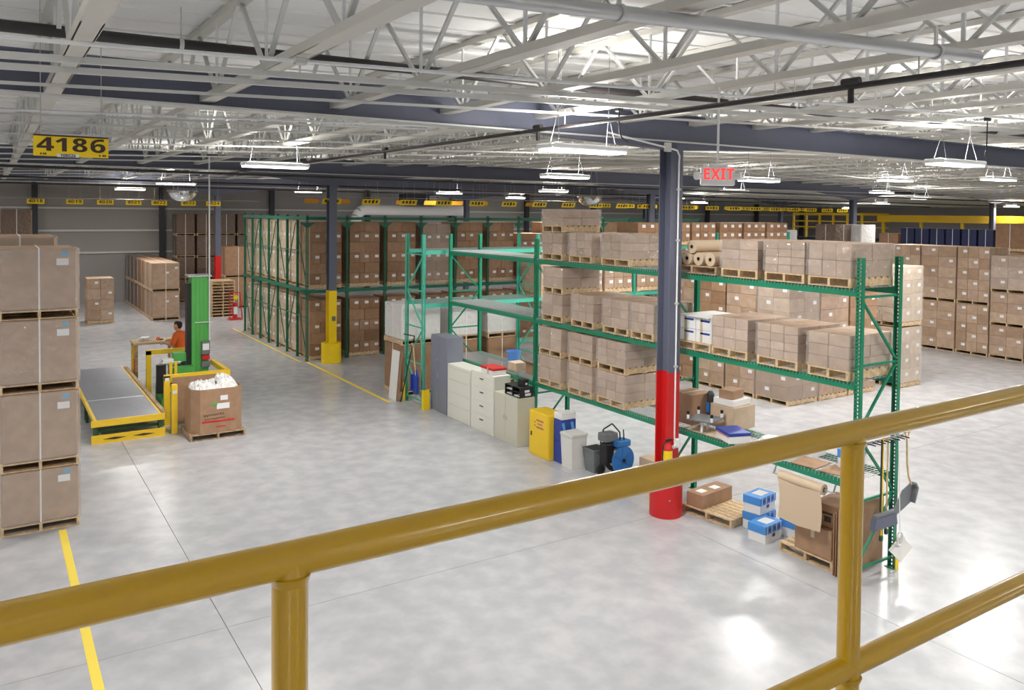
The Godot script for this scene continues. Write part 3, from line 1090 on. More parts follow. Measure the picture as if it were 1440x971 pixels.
	# fill of stacks before the far right wall
	for k in 9:
		for lv in 3:
			bulk_box("brown bulk box, %s tier of the %s distant stack before the right wall" % [ORD[lv], ORD[k]], "distant line of bulk boxes", Vector3(48.0, 1.25 * lv, -18.0 - k * 1.5), Vector3(1.2, 1.1, 1.3), M["kraft_%d" % ((k + lv) % 3)], {"lab": false})

# ---------------------------------------------------------------- stretch-wrap machine
func wrapper() -> void:
	var t := thing("stretch_wrapper", "green and yellow pallet stretch-wrapping machine with tall mast and roller conveyor", "machine", Vector3(0, 0, 0))
	# conveyor: three roller beds in a yellow and green frame
	for k in 3:
		var z0 := -18.42 - k * 2.05
		var bed := node("conveyor_bed", t)
		var st := ST()
		bb(st, Vector3(1.78, 0.36, z0), Vector3(1.83, 0.46, z0 - 2.0))
		obj("side_rail", st, M.yellow_machine, bed)
		st = ST()
		bb(st, Vector3(3.02, 0.36, z0), Vector3(3.07, 0.46, z0 - 2.0))
		obj("side_rail", st, M.yellow_machine, bed)
		for i in 24:
			var r := ST()
			cyl(r, Vector3(1.83, 0.425, z0 - 0.05 - i * 0.083), Vector3(3.02, 0.425, z0 - 0.05 - i * 0.083), 0.038, 8)
			obj("roller", r, M.roller, bed)
		st = ST()
		for lx: float in [1.82, 3.03]:
			for lz: float in [z0 - 0.1, z0 - 1.9]:
				bb(st, Vector3(lx - 0.03, 0, lz - 0.03), Vector3(lx + 0.03, 0.36, lz + 0.03))
		bb(st, Vector3(1.83, 0.16, z0 - 0.05), Vector3(1.87, 0.26, z0 - 1.95))
		obj("leg_frame", st, M.dark_green, bed)
	var st := ST()
	bb(st, Vector3(1.72, 0.34, -18.36), Vector3(3.12, 0.47, -18.41))
	obj("front_beam", st, M.yellow_machine, t)
	st = ST()
	bb(st, Vector3(1.72, 0.0, -18.34), Vector3(3.12, 0.17, -18.38))
	obj("kick_plate", st, M.yellow_machine, t)
	st = ST()
	for sx: float in [2.15, 2.7]:
		prism(st, PackedVector2Array([Vector2(-0.22, 0), Vector2(0, 0.025), Vector2(0.22, 0), Vector2(0, -0.025)]), -18.345, -18.335, Transform3D(Basis(), Vector3(sx, 0.085, 0)))
	obj("kick_slot", st, M.print_dark, t)
	st = ST()
	bb(st, Vector3(1.76, 0.18, -18.4), Vector3(1.84, 0.34, -18.5))
	bb(st, Vector3(3.0, 0.18, -18.4), Vector3(3.08, 0.34, -18.5))
	bb(st, Vector3(1.8, 0.2, -18.46), Vector3(3.04, 0.26, -18.5))
	obj("front_frame", st, M.dark_green, t)
	# wooden edge board between conveyor and guards
	st = ST()
	bb(st, Vector3(3.1, 0.3, -18.6), Vector3(3.18, 0.46, -24.4))
	obj("edge_board", st, M.wood, t)
	# mast
	st = ST()
	cbx(st, Vector3(4.33, 1.58, -20.9), Vector3(0.4, 3.16, 0.34), 0.012)
	for rx: float in [4.24, 4.33, 4.42]:
		bb(st, Vector3(rx - 0.012, 0.9, -20.74), Vector3(rx + 0.012, 3.1, -20.715))
	obj("mast", st, M.machine_green, t)
	st = ST()
	bb(st, Vector3(4.03, 0.5, -21.0), Vector3(4.12, 3.0, -20.8))
	obj("carriage_track", st, M.black, t)
	st = ST()
	cbx(st, Vector3(4.32, 3.18, -20.9), Vector3(0.56, 0.05, 0.42), 0.01)
	obj("mast_cap", st, M.steel, t)
	st = ST()
	bb(st, Vector3(3.4, 0.0, -21.3), Vector3(4.75, 0.5, -20.5))
	bb(st, Vector3(3.62, 0.86, -20.75), Vector3(4.15, 1.02, -20.45))
	bb(st, Vector3(3.75, 1.1, -21.2), Vector3(4.12, 1.3, -20.85))
	obj("base", st, M.machine_green, t)
	st = ST()
	cbx(st, Vector3(3.7, 1.1, -21.0), Vector3(0.5, 0.14, 0.3), 0.05)
	obj("film_cover", st, M.white, t)
	# film carriage: black roll of film, yellow brackets
	st = ST()
	cyl(st, Vector3(3.38, 0.48, -20.4), Vector3(3.38, 1.15, -20.4), 0.11, 18)
	obj("film_roll", st, M.black, t)
	st = ST()
	for bx_: float in [3.55, 3.66]:
		bb(st, Vector3(bx_, 0.5, -20.35), Vector3(bx_ + 0.06, 1.2, -20.3))
	bb(st, Vector3(3.35, 0.62, -20.36), Vector3(3.9, 0.72, -20.3))
	obj("carriage_bracket", st, M.yellow_machine, t)
	# guard frames
	st = ST()
	bb(st, Vector3(3.24, 0.0, -19.25), Vector3(3.36, 1.1, -19.15))
	bb(st, Vector3(3.24, 1.0, -19.25), Vector3(4.66, 1.12, -19.15))
	bb(st, Vector3(4.56, 1.0, -20.7), Vector3(4.66, 1.12, -19.15))
	bb(st, Vector3(4.56, 0.0, -19.25), Vector3(4.66, 1.1, -19.15))
	obj("guard_frame", st, M.yellow_machine, t)
	st = ST()
	cbx(st, Vector3(3.31, 0.53, -18.4), Vector3(0.12, 1.06, 0.12), 0.008)
	obj("guard_post", st, M.yellow_machine, t)
	st = ST()
	bx(st, Vector3(3.31, 0.9, -18.338), Vector3(0.09, 0.07, 0.004))
	bx(st, Vector3(3.3, 1.03, -19.147), Vector3(0.09, 0.07, 0.004))
	obj("label", st, M.label, t)
	st = ST()
	bb(st, Vector3(3.4, 0.0, -22.75), Vector3(3.52, 1.12, -22.65))
	bb(st, Vector3(3.4, 1.02, -22.75), Vector3(4.6, 1.14, -22.65))
	obj("guard_frame", st, M.yellow_machine, t)
	st = ST()
	bb(st, Vector3(3.28, 0.0, -24.3), Vector3(3.4, 1.05, -24.2))
	obj("guard_post", st, M.yellow_machine, t)
	st = ST()
	bb(st, Vector3(3.31, 0.1, -24.19), Vector3(3.37, 0.7, -24.17))
	obj("guard_panel", st, M.orange, t)
	# control box with red switch on the mast, conduit up to the roof
	st = ST()
	cbx(st, Vector3(4.44, 1.42, -20.68), Vector3(0.2, 0.32, 0.1), 0.01)
	cbx(st, Vector3(4.44, 1.02, -20.68), Vector3(0.2, 0.14, 0.1), 0.01)
	obj("switch_box", st, M.grey_plastic, t)
	st = ST()
	bx(st, Vector3(4.44, 1.45, -20.628), Vector3(0.15, 0.16, 0.004))
	obj("switch_label", st, M.label, t)
	st = ST()
	bx(st, Vector3(4.44, 1.19, -20.66), Vector3(0.18, 0.1, 0.06))
	obj("stop_switch", st, M.red, t)
	st = ST()
	pipe(st, [Vector3(4.53, 1.6, -20.66), Vector3(4.53, yj(4.5), -20.66)], 0.018, 8)
	bar(st, Vector3(4.2, 2.05, -20.7), Vector3(4.62, 2.05, -20.66), 0.02, 0.02)
	obj("power_conduit", st, M.white_paint, t)
	# brown board hung on the guard frame
	var c := thing("cardboard_sheet", "brown cardboard sheet hung on the wrapper's yellow guard frame", "cardboard")
	st = ST()
	bb(st, Vector3(3.4, 0.02, -19.14), Vector3(4.5, 1.06, -19.12))
	obj("sheet", st, M.kraft_2, c)
	# work table behind the machine
	c = thing("work_table", "wooden topped table behind the stretch wrapper with papers on it", "table", Vector3(3.85, 0, -24.45))
	st = ST()
	cbx(st, Vector3(0, 1.1, 0), Vector3(1.1, 0.06, 0.8), 0.008)
	obj("table_top", st, M.wood, c)
	for sx: float in [-0.48, 0.48]:
		for sz: float in [-0.34, 0.34]:
			st = ST()
			bx(st, Vector3(sx, 0.535, sz), Vector3(0.07, 1.07, 0.07))
			obj("leg", st, M.wood_old, c)
	c = thing("tape_gun", "orange and black tape gun lying on the work table", "tape gun", Vector3(3.95, 1.131, -24.3))
	st = ST()
	lathe(st, Vector3(0, 0.05, 0), [Vector2(0.02, -0.025), Vector2(0.05, -0.025), Vector2(0.05, 0.025), Vector2(0.02, 0.025)], 14, Basis(Vector3.RIGHT, PI / 2))
	obj("tape_reel", st, M.orange, c)
	st = ST()
	bx(st, Vector3(0.07, 0.03, 0), Vector3(0.12, 0.03, 0.03))
	obj("handle", st, M.black, c)
	c = thing("paper_pile", "untidy white papers on the table behind the wrapper", "paper", Vector3(3.65, 1.131, -24.5))
	for k in 4:
		st = ST()
		bx(st, Vector3(0, 0.012 + k * 0.022, 0), Vector3(0.3, 0.02, 0.22), Basis(Vector3.UP, k * 0.4))
		obj("sheet", st, M.white, c)
	# bulk box of plastic film in front
	c = thing("pallet", "wooden pallet under the open box of plastic film", "pallet", Vector3(4.02, 0, -18.0), PI / 2)
	pallet(c, 0.98, 1.12, true, Vector3.ZERO, M.wood_old, "")
	c = thing("open_bulk_box", "open brown octagonal bulk box filled with white plastic film", "box", Vector3(4.02, 0.132, -18.0))
	st = ST()
	var oct := PackedVector2Array()
	for q: Array in [[-0.52, -0.3], [-0.36, -0.46], [0.36, -0.46], [0.52, -0.3], [0.52, 0.3], [0.36, 0.46], [-0.36, 0.46], [-0.52, 0.3]]:
		oct.append(Vector2(q[0], q[1]))
	var inner := PackedVector2Array()
	for q in oct:
		inner.append(q * 0.975)
	for i in 8:
		var a := oct[i]
		var b := oct[(i + 1) % 8]
		var ai := inner[i]
		var bi := inner[(i + 1) % 8]
		var nn := Vector3(a.x + b.x, 0, a.y + b.y).normalized()
		quad(st, Vector3(a.x, 0, a.y), Vector3(b.x, 0, b.y), Vector3(b.x, 0.92, b.y), Vector3(a.x, 0.92, a.y), nn)
		quad(st, Vector3(ai.x, 0.02, ai.y), Vector3(bi.x, 0.02, bi.y), Vector3(bi.x, 0.92, bi.y), Vector3(ai.x, 0.92, ai.y), -nn)
		quad(st, Vector3(a.x, 0.92, a.y), Vector3(b.x, 0.92, b.y), Vector3(bi.x, 0.92, bi.y), Vector3(ai.x, 0.92, ai.y), Vector3.UP)
	obj("box", st, M.kraft_2, c)
	st = ST()
	bx(st, Vector3(0.12, 0.72, 0.463), Vector3(0.15, 0.1, 0.004))
	bx(st, Vector3(0.1, 0.55, 0.463), Vector3(0.26, 0.12, 0.004))
	obj("label", st, M.label, c)
	st = ST()
	bx(st, Vector3(-0.08, 0.6, 0.463), Vector3(0.12, 0.05, 0.004))
	obj("green_sticker", st, M.machine_green, c)
	st = ST()
	bx(st, Vector3(0.0, 0.24, 0.463), Vector3(0.66, 0.035, 0.003))
	bx(st, Vector3(0.05, 0.12, 0.463), Vector3(0.2, 0.02, 0.003))
	obj("red_stripe", st, M.red, c)
	# two lines of handwriting-like print that cannot be read in the photograph
	for ln: Array in [[-0.3, 0.12, 0.37, 0.035], [-0.28, 0.14, 0.29, 0.022]]:
		st = ST()
		var wv := []
		for i in 30:
			var f := i / 29.0
			wv.append(Vector3(lerpf(ln[0], ln[1], f), ln[2] + ln[3] * sin(i * 1.9) * (0.5 + 0.5 * absf(sin(i * 0.7))) + 0.02 * f, 0.462))
		pipe(st, wv, 0.004, 4)
		obj("unreadable_script", st, M.print_dark, c)
	c = thing("plastic_film", "crumpled white plastic film heaped in the open bulk box", "plastic", Vector3(4.02, 0.16, -18.0))
	st = ST()
	var fn := FastNoiseLite.new()
	fn.seed = 77
	fn.frequency = 3.5
	var G := 26
	var hts := []
	for i in G + 1:
		var line := []
		for k in G + 1:
			var u := i / float(G) * 2.0 - 1.0
			var v := k / float(G) * 2.0 - 1.0
			var edge := 1.0 - pow(maxf(absf(u), absf(v)), 6.0)
			var pu := Vector2(u * 0.48, v * 0.42)
			pu *= minf(1.0, 0.74 / maxf(absf(pu.x) + absf(pu.y), 0.001))
			line.append(Vector3(pu.x, 0.8 + edge * (0.12 + 0.14 * fn.get_noise_2d(u, v) + 0.1 * absf(fn.get_noise_2d(u * 3.0, v * 3.0 + 5.0))) + (0.1 * edge if u > 0.2 else 0.0), pu.y))
		hts.append(line)
	for i in G:
		for k in G:
			var a: Vector3 = hts[i][k]
			var b: Vector3 = hts[i + 1][k]
			var d: Vector3 = hts[i][k + 1]
			var e: Vector3 = hts[i + 1][k + 1]
			quad(st, a, b, e, d, (d - a).cross(b - a).normalized())
	obj("film", st, M.white, c)

# ---------------------------------------------------------------- cabinets and floor things
func handle(parent: Node, at: Vector3, w: float, m: Material) -> void:
	var st := ST()
	bx(st, Vector3(-0.018, 0, 0), Vector3(0.012, 0.018, w))
	for s: float in [-0.4, 0.4]:
		bx(st, Vector3(-0.008, 0, s * w), Vector3(0.016, 0.014, 0.014))
	obj("handle", st, m, parent, at)

func cabinets() -> void:
	# all face -x; x of the face 9.05
	var c := thing("storage_cabinet", "tall grey two-door steel storage cabinet", "cabinet", Vector3(9.262, 0, -17.2))
	var st := ST()
	cbx(st, Vector3(0, 0.915, 0), Vector3(0.43, 1.83, 0.82), 0.006)
	obj("body", st, M.grey_cabinet, c)
	for k in 2:
		var d := node("door", c, Vector3(-0.216, 0.95, -0.21 + 0.42 * k))
		st = ST()
		cbx(st, Vector3.ZERO, Vector3(0.014, 1.68, 0.405), 0.004)
		obj("panel", st, M.grey_cabinet, d)
		if k == 0:
			st = ST()
			cbx(st, Vector3(-0.016, -0.05, 0.16), Vector3(0.022, 0.16, 0.03), 0.006)
			obj("handle", st, M.steel, d)
			st = ST()
			cyl(st, Vector3(-0.007, 0.3, 0.14), Vector3(-0.014, 0.3, 0.14), 0.018, 12)
			obj("lock", st, M.steel, d)
	for r: Array in [["white four-drawer lateral file without visible pulls beside the grey cabinet", -16.77, -15.69, 1.25, 4, false], ["white four-drawer lateral file with dark pulls carrying a red lidded box", -15.67, -14.68, 1.29, 4, true]]:
		c = thing("filing_cabinet", r[0], "filing cabinet", Vector3(9.262, 0, (r[1] + r[2]) / 2))
		var w: float = r[2] - r[1]
		st = ST()
		cbx(st, Vector3(0, r[3] / 2, 0), Vector3(0.43, r[3], w - 0.01), 0.006)
		obj("body", st, M.file_white, c)
		for k in 4:
			var dh: float = (r[3] - 0.1) / 4.0
			var d := node("drawer", c, Vector3(-0.216, 0.06 + dh * (k + 0.5), 0))
			st = ST()
			cbx(st, Vector3.ZERO, Vector3(0.016, dh - 0.014, w - 0.05), 0.004)
			obj("panel", st, M.file_white, d)
			if r[5]:
				handle(d, Vector3(0, 0.06, 0), 0.14, M.print_dark)
			else:
				st = ST()
				bx(st, Vector3(-0.006, dh / 2 - 0.02, 0), Vector3(0.012, 0.012, w - 0.1))
				obj("handle", st, M.file_beige, d)
	c = thing("supply_cabinet", "beige half-height two-door cabinet carrying a black sorter", "cabinet", Vector3(9.262, 0, -14.21))
	st = ST()
	cbx(st, Vector3(0, 0.5, 0), Vector3(0.43, 1.0, 0.9), 0.006)
	obj("body", st, M.file_beige, c)
	for k in 2:
		var d := node("door", c, Vector3(-0.216, 0.53, -0.22 + 0.44 * k))
		st = ST()
		cbx(st, Vector3.ZERO, Vector3(0.014, 0.88, 0.42), 0.004)
		obj("panel", st, M.file_beige, d)
		st = ST()
		bx(st, Vector3(-0.012, 0.0, 0.17 if k == 0 else -0.17), Vector3(0.014, 0.08, 0.02))
		obj("handle", st, M.steel, d)
	# flammables cabinet
	c = thing("safety_cabinet", "low yellow safety cabinet with a warning notice on its door", "cabinet", Vector3(9.28, 0, -13.03))
	st = ST()
	cbx(st, Vector3(0, 0.44, 0), Vector3(0.4, 0.88, 0.68), 0.006)
	obj("body", st, M.yellow_machine, c)
	var dd := node("door", c, Vector3(-0.206, 0.45, 0))
	st = ST()
	cbx(st, Vector3.ZERO, Vector3(0.014, 0.82, 0.64), 0.004)
	obj("panel", st, M.yellow_machine, dd)
	# notice whose words cannot be read in the photograph: printed bars on an orange field, two dots
	st = ST()
	bx(st, Vector3(-0.008, 0.2, 0.05), Vector3(0.003, 0.22, 0.26))
	obj("notice", st, M.orange_pale, dd)
	st = ST()
	for r: Array in [[0.27, 0.24, 0.04], [0.2, 0.17, 0.03], [0.13, 0.24, 0.04]]:
		bx(st, Vector3(-0.0105, r[0], 0.05), Vector3(0.003, r[2], r[1]))
	for y: float in [0.15, 0.22]:
		bx(st, Vector3(-0.0085, y, -0.12), Vector3(0.003, 0.035, 0.035))
	obj("unreadable_print", st, M.notice_brown, dd)
	st = ST()
	bx(st, Vector3(-0.014, -0.03, -0.24), Vector3(0.014, 0.08, 0.03))
	obj("handle", st, M.print_dark, dd)
	# soda cases beside it
	for k in 2:
		c = thing("soda_case", ["dark blue soft drink case standing low behind the pale bin", "blue soft drink case with a red and white oval"][k], "case", Vector3(9.35, 0.0 + 0.42 * k, -12.545))
		st = ST()
		cbx(st, Vector3(0, 0.205, 0), Vector3(0.34, 0.41, 0.26), 0.006)
		obj("case", st, M.blue_deep, c)
		st = ST()
		for q: float in [-0.11, 0.1]:
			bx(st, Vector3(q, 0.22, 0.131), Vector3(0.06, 0.3, 0.003), Basis(Vector3.BACK, 0.2))
		obj("pale_print", st, M.sticker_blue, c)
		if k == 1:
			for h: Array in [[M.white, 0.0, 0.03], [M.red, -0.022, 0.032]]:
				st = ST()
				var el := PackedVector2Array()
				for i in 18:
					el.append(Vector2(0.085 * cos(TAU * i / 18.0), h[2] * sin(TAU * i / 18.0)))
				prism(st, el, 0.13, 0.134 + (0.001 if h[1] < 0.0 else 0.0), Transform3D(Basis(Vector3.BACK, 0.25), Vector3(0, 0.17 + h[1], 0)))
				obj("oval_print", st, h[0], c)
	c = thing("folded_carton", "white carton lying on top of the soft drink cases", "box", Vector3(9.35, 0.84, -12.545))
	st = ST()
	cbx(st, Vector3(0, 0.06, 0), Vector3(0.34, 0.12, 0.26), 0.006)
	obj("box", st, M.white, c)
	# waste bins
	for r: Array in [["pale grey waste bin with a lid beside the yellow cabinet", 9.3, -12.19, 0.18, 0.155, 0.62, "pale_plastic", true], ["dark grey open waste bin beside the hose reel", 9.4, -11.98 + 0.0, 0.17, 0.13, 0.42, "grey_plastic", false]]:
		var zz: float = r[2] if r[7] else -11.75
		c = thing("waste_bin", r[0], "bin", Vector3(r[1] + (0.0 if r[7] else 0.1), 0, zz if r[7] else -11.78))
		st = ST()
		var a: float = r[3]
		var b: float = r[4]
		var h: float = r[5]
		for i in 4:
			var d0: Vector2 = [Vector2(-1, -1), Vector2(1, -1), Vector2(1, 1), Vector2(-1, 1)][i]
			var d1: Vector2 = [Vector2(1, -1), Vector2(1, 1), Vector2(-1, 1), Vector2(-1, -1)][i]
			var nn := Vector3(d0.x + d1.x, 0.2, d0.y + d1.y).normalized()
			quad(st, Vector3(d0.x * b, 0, d0.y * b), Vector3(d1.x * b, 0, d1.y * b), Vector3(d1.x * a, h, d1.y * a), Vector3(d0.x * a, h, d0.y * a), nn)
			quad(st, Vector3(d0.x * b * 0.95, 0.01, d0.y * b * 0.95), Vector3(d1.x * b * 0.95, 0.01, d1.y * b * 0.95), Vector3(d1.x * a * 0.95, h, d1.y * a * 0.95), Vector3(d0.x * a * 0.95, h, d0.y * a * 0.95), -nn)
			bar(st, Vector3(d0.x * a, h, d0.y * a), Vector3(d1.x * a, h, d1.y * a), 0.025, 0.03)
		bx(st, Vector3(0, 0.006, 0), Vector3(b * 2, 0.012, b * 2))
		obj("body", st, M[r[6]], c)
		if r[7]:
			st = ST()
			cbx(st, Vector3(0, h + 0.02, 0), Vector3(a * 2 + 0.02, 0.035, a * 2 + 0.02), 0.01)
			obj("lid", st, M[r[6]], c)
		else:
			st = ST()
			bx(st, Vector3(0.06, 0.27, a * 0.9), Vector3(0.08, 0.09, 0.006))
			obj("label", st, M.label, c)
	# strapping cart with blue reel
	c = thing("strapping_cart", "black wheeled strapping cart with a big blue reel and grey tray", "cart", Vector3(9.72, 0, -11.45))
	for k in 2:
		st = ST()
		lathe(st, Vector3(0.0, 0.3, 0.2 - 0.22 * k), [Vector2(0.03, -0.006), Vector2(0.26, -0.006), Vector2(0.26, 0.006), Vector2(0.03, 0.006)], 26, Basis(Vector3.RIGHT, PI / 2))
		obj("reel_disc", st, M.blue if k == 0 else M.navy_dark, c)
	st = ST()
	lathe(st, Vector3(0.0, 0.3, 0.185), [Vector2(0.03, -0.2), Vector2(0.17, -0.2), Vector2(0.17, 0.0), Vector2(0.03, 0.0)], 24, Basis(Vector3.RIGHT, PI / 2))
	obj("strapping_coil", st, M.white, c)
	st = ST()
	for q in 3:
		bx(st, Vector3(0, 0.3, 0.212), Vector3(0.035, 0.5, 0.012), Basis(Vector3.BACK, q * PI / 3))
	obj("reel_spokes", st, M.blue, c)
	st = ST()
	cyl(st, Vector3(0, 0.3, -0.1), Vector3(0, 0.3, 0.24), 0.035, 12)
	obj("axle", st, M.black, c)
	st = ST()
	cbx(st, Vector3(0.02, 0.6, 0.1), Vector3(0.32, 0.12, 0.24), 0.02)
	obj("tool_tray", st, M.blue, c)
	for wx: float in [-0.28, -0.12]:
		st = ST()
		lathe(st, Vector3(wx, 0.09, 0.14 if wx > -0.2 else -0.1), [Vector2(0.03, -0.018), Vector2(0.09, -0.018), Vector2(0.09, 0.018), Vector2(0.03, 0.018)], 18, Basis(Vector3.RIGHT, PI / 2))
		obj("wheel", st, M.rubber, c)
	st = ST()
	pipe(st, [Vector3(-0.3, 0.1, -0.08), Vector3(-0.3, 0.62, -0.08), Vector3(-0.24, 0.84, -0.08), Vector3(-0.12, 0.95, 0.02), Vector3(-0.02, 0.8, 0.12), Vector3(0.0, 0.3, 0.14)], 0.014, 8)
	pipe(st, [Vector3(-0.3, 0.35, -0.08), Vector3(-0.02, 0.35, 0.12)], 0.012, 8)
	pipe(st, [Vector3(0.06, 0.62, 0.15), Vector3(0.04, 0.85, 0.15)], 0.012, 8)
	obj("push_frame", st, M.black, c)
	st = ST()
	cbx(st, Vector3(-0.2, 0.72, 0.0), Vector3(0.3, 0.15, 0.24), 0.015)
	obj("tray_box", st, M.grey_plastic, c)
	st = ST()
	cbx(st, Vector3(-0.22, 0.42, 0.0), Vector3(0.2, 0.36, 0.2), 0.02)
	obj("motor_housing", st, M.black, c)
	# flat carton on the floor beyond the cart
	c = thing("flat_carton", "long brown carton on a low pallet beyond the blue reel", "box", Vector3(10.42, 0.135, -10.85))
	st = ST()
	cbx(st, Vector3(0, 0.11, 0), Vector3(0.8, 0.22, 0.6), 0.006)
	obj("box", st, M.pale_0, c)
	c = thing("pallet", "low wooden pallet under the long carton beyond the blue reel", "pallet", Vector3(10.42, 0, -10.85))
	pallet(c, 0.9, 0.8, true, Vector3.ZERO, M.wood_old, "")

func on_cabinets() -> void:
	var c := thing("lidded_box", "white box with red lid lying on the filing cabinet", "box", Vector3(9.26, 1.29, -15.05))
	var st := ST()
	cbx(st, Vector3(0, 0.055, 0), Vector3(0.34, 0.11, 0.5), 0.005)
	obj("box", st, M.white, c)
	st = ST()
	cbx(st, Vector3(0, 0.125, 0), Vector3(0.36, 0.05, 0.52), 0.005)
	obj("lid", st, M.red, c)
	st = ST()
	bx(st, Vector3(-0.182, 0.08, 0.05), Vector3(0.003, 0.14, 0.05))
	obj("tape", st, M.tape, c)
	c = thing("literature_sorter", "black desk sorter with paper in its slots on the beige cabinet", "organizer", Vector3(9.27, 1.0, -14.06))
	st = ST()
	for y: float in [0.008, 0.11, 0.21]:
		bx(st, Vector3(0, y, 0), Vector3(0.32, 0.014, 0.56))
	for z: float in [-0.28, 0.0, 0.28]:
		bx(st, Vector3(0, 0.11, z), Vector3(0.32, 0.21, 0.012))
	bx(st, Vector3(0.155, 0.11, 0), Vector3(0.01, 0.21, 0.56))
	obj("shelves", st, M.black, c)
	for k in 3:
		st = ST()
		bx(st, Vector3(-0.03, 0.026 + (k / 2) * 0.1, -0.14 + 0.28 * (k % 2)), Vector3(0.22, 0.02, 0.2))
		obj("paper", st, M.white, c)
	st = ST()
	bx(st, Vector3(0.02, 0.13, 0.287), Vector3(0.12, 0.05, 0.003))
	bx(st, Vector3(0.04, 0.06, 0.287), Vector3(0.14, 0.05, 0.003))
	obj("label", st, M.label, c)
	c = thing("black_box", "small black box standing on the black desk sorter", "box", Vector3(9.3, 1.218, -13.94))
	st = ST()
	cbx(st, Vector3(0, 0.07, 0), Vector3(0.16, 0.14, 0.18), 0.006)
	obj("box", st, M.black, c)
	st = ST()
	bx(st, Vector3(0.02, 0.05, 0.091), Vector3(0.05, 0.04, 0.003))
	obj("label", st, M.label, c)
	# things on the wire shelf behind the cabinets
	c = thing("bucket", "blue plastic bucket on the wire shelf behind the cabinets", "bucket", Vector3(10.1, L1 + 0.007, -15.55))
	st = ST()
	lathe(st, Vector3.ZERO, [Vector2(0.0, 0.0), Vector2(0.13, 0.0), Vector2(0.16, 0.3), Vector2(0.17, 0.3), Vector2(0.17, 0.32), Vector2(0.155, 0.32), Vector2(0.125, 0.02), Vector2(0.0, 0.02)], 22)
	obj("pail", st, M.bucket_blue, c)
	c = thing("carton_box", "open brown carton on the wire shelf behind the black sorter", "box", Vector3(10.05, L1 + 0.007, -14.35))
	st = ST()
	cbx(st, Vector3(0, 0.12, 0), Vector3(0.5, 0.24, 0.5), 0.006)
	obj("box", st, M.kraft_2, c)
	for s: float in [-1.0, 1.0]:
		st = ST()
		bx(st, Vector3(s * 0.33, 0.27, 0), Vector3(0.2, 0.005, 0.5), Basis(Vector3.BACK, s * 0.5))
		obj("flap", st, M.kraft_0, c)
	c = thing("carton_box", "small brown carton on the wire shelf beside the blue bucket", "box", Vector3(9.85, L1 + 0.007, -15.0))
	st = ST()
	cbx(st, Vector3(0, 0.09, 0), Vector3(0.3, 0.18, 0.32), 0.006)
	obj("box", st, M.pale_1, c)
	c = thing("metal_bowl", "dark grey metal bowl lying upside down on the open carton", "bowl", Vector3(10.12, L1 + 0.25, -14.42))
	st = ST()
	lathe(st, Vector3.ZERO, [Vector2(0.2, 0.0), Vector2(0.19, 0.06), Vector2(0.13, 0.13), Vector2(0.05, 0.16), Vector2(0.0, 0.165)], 22)
	obj("bowl", st, M.grey_plastic, c)

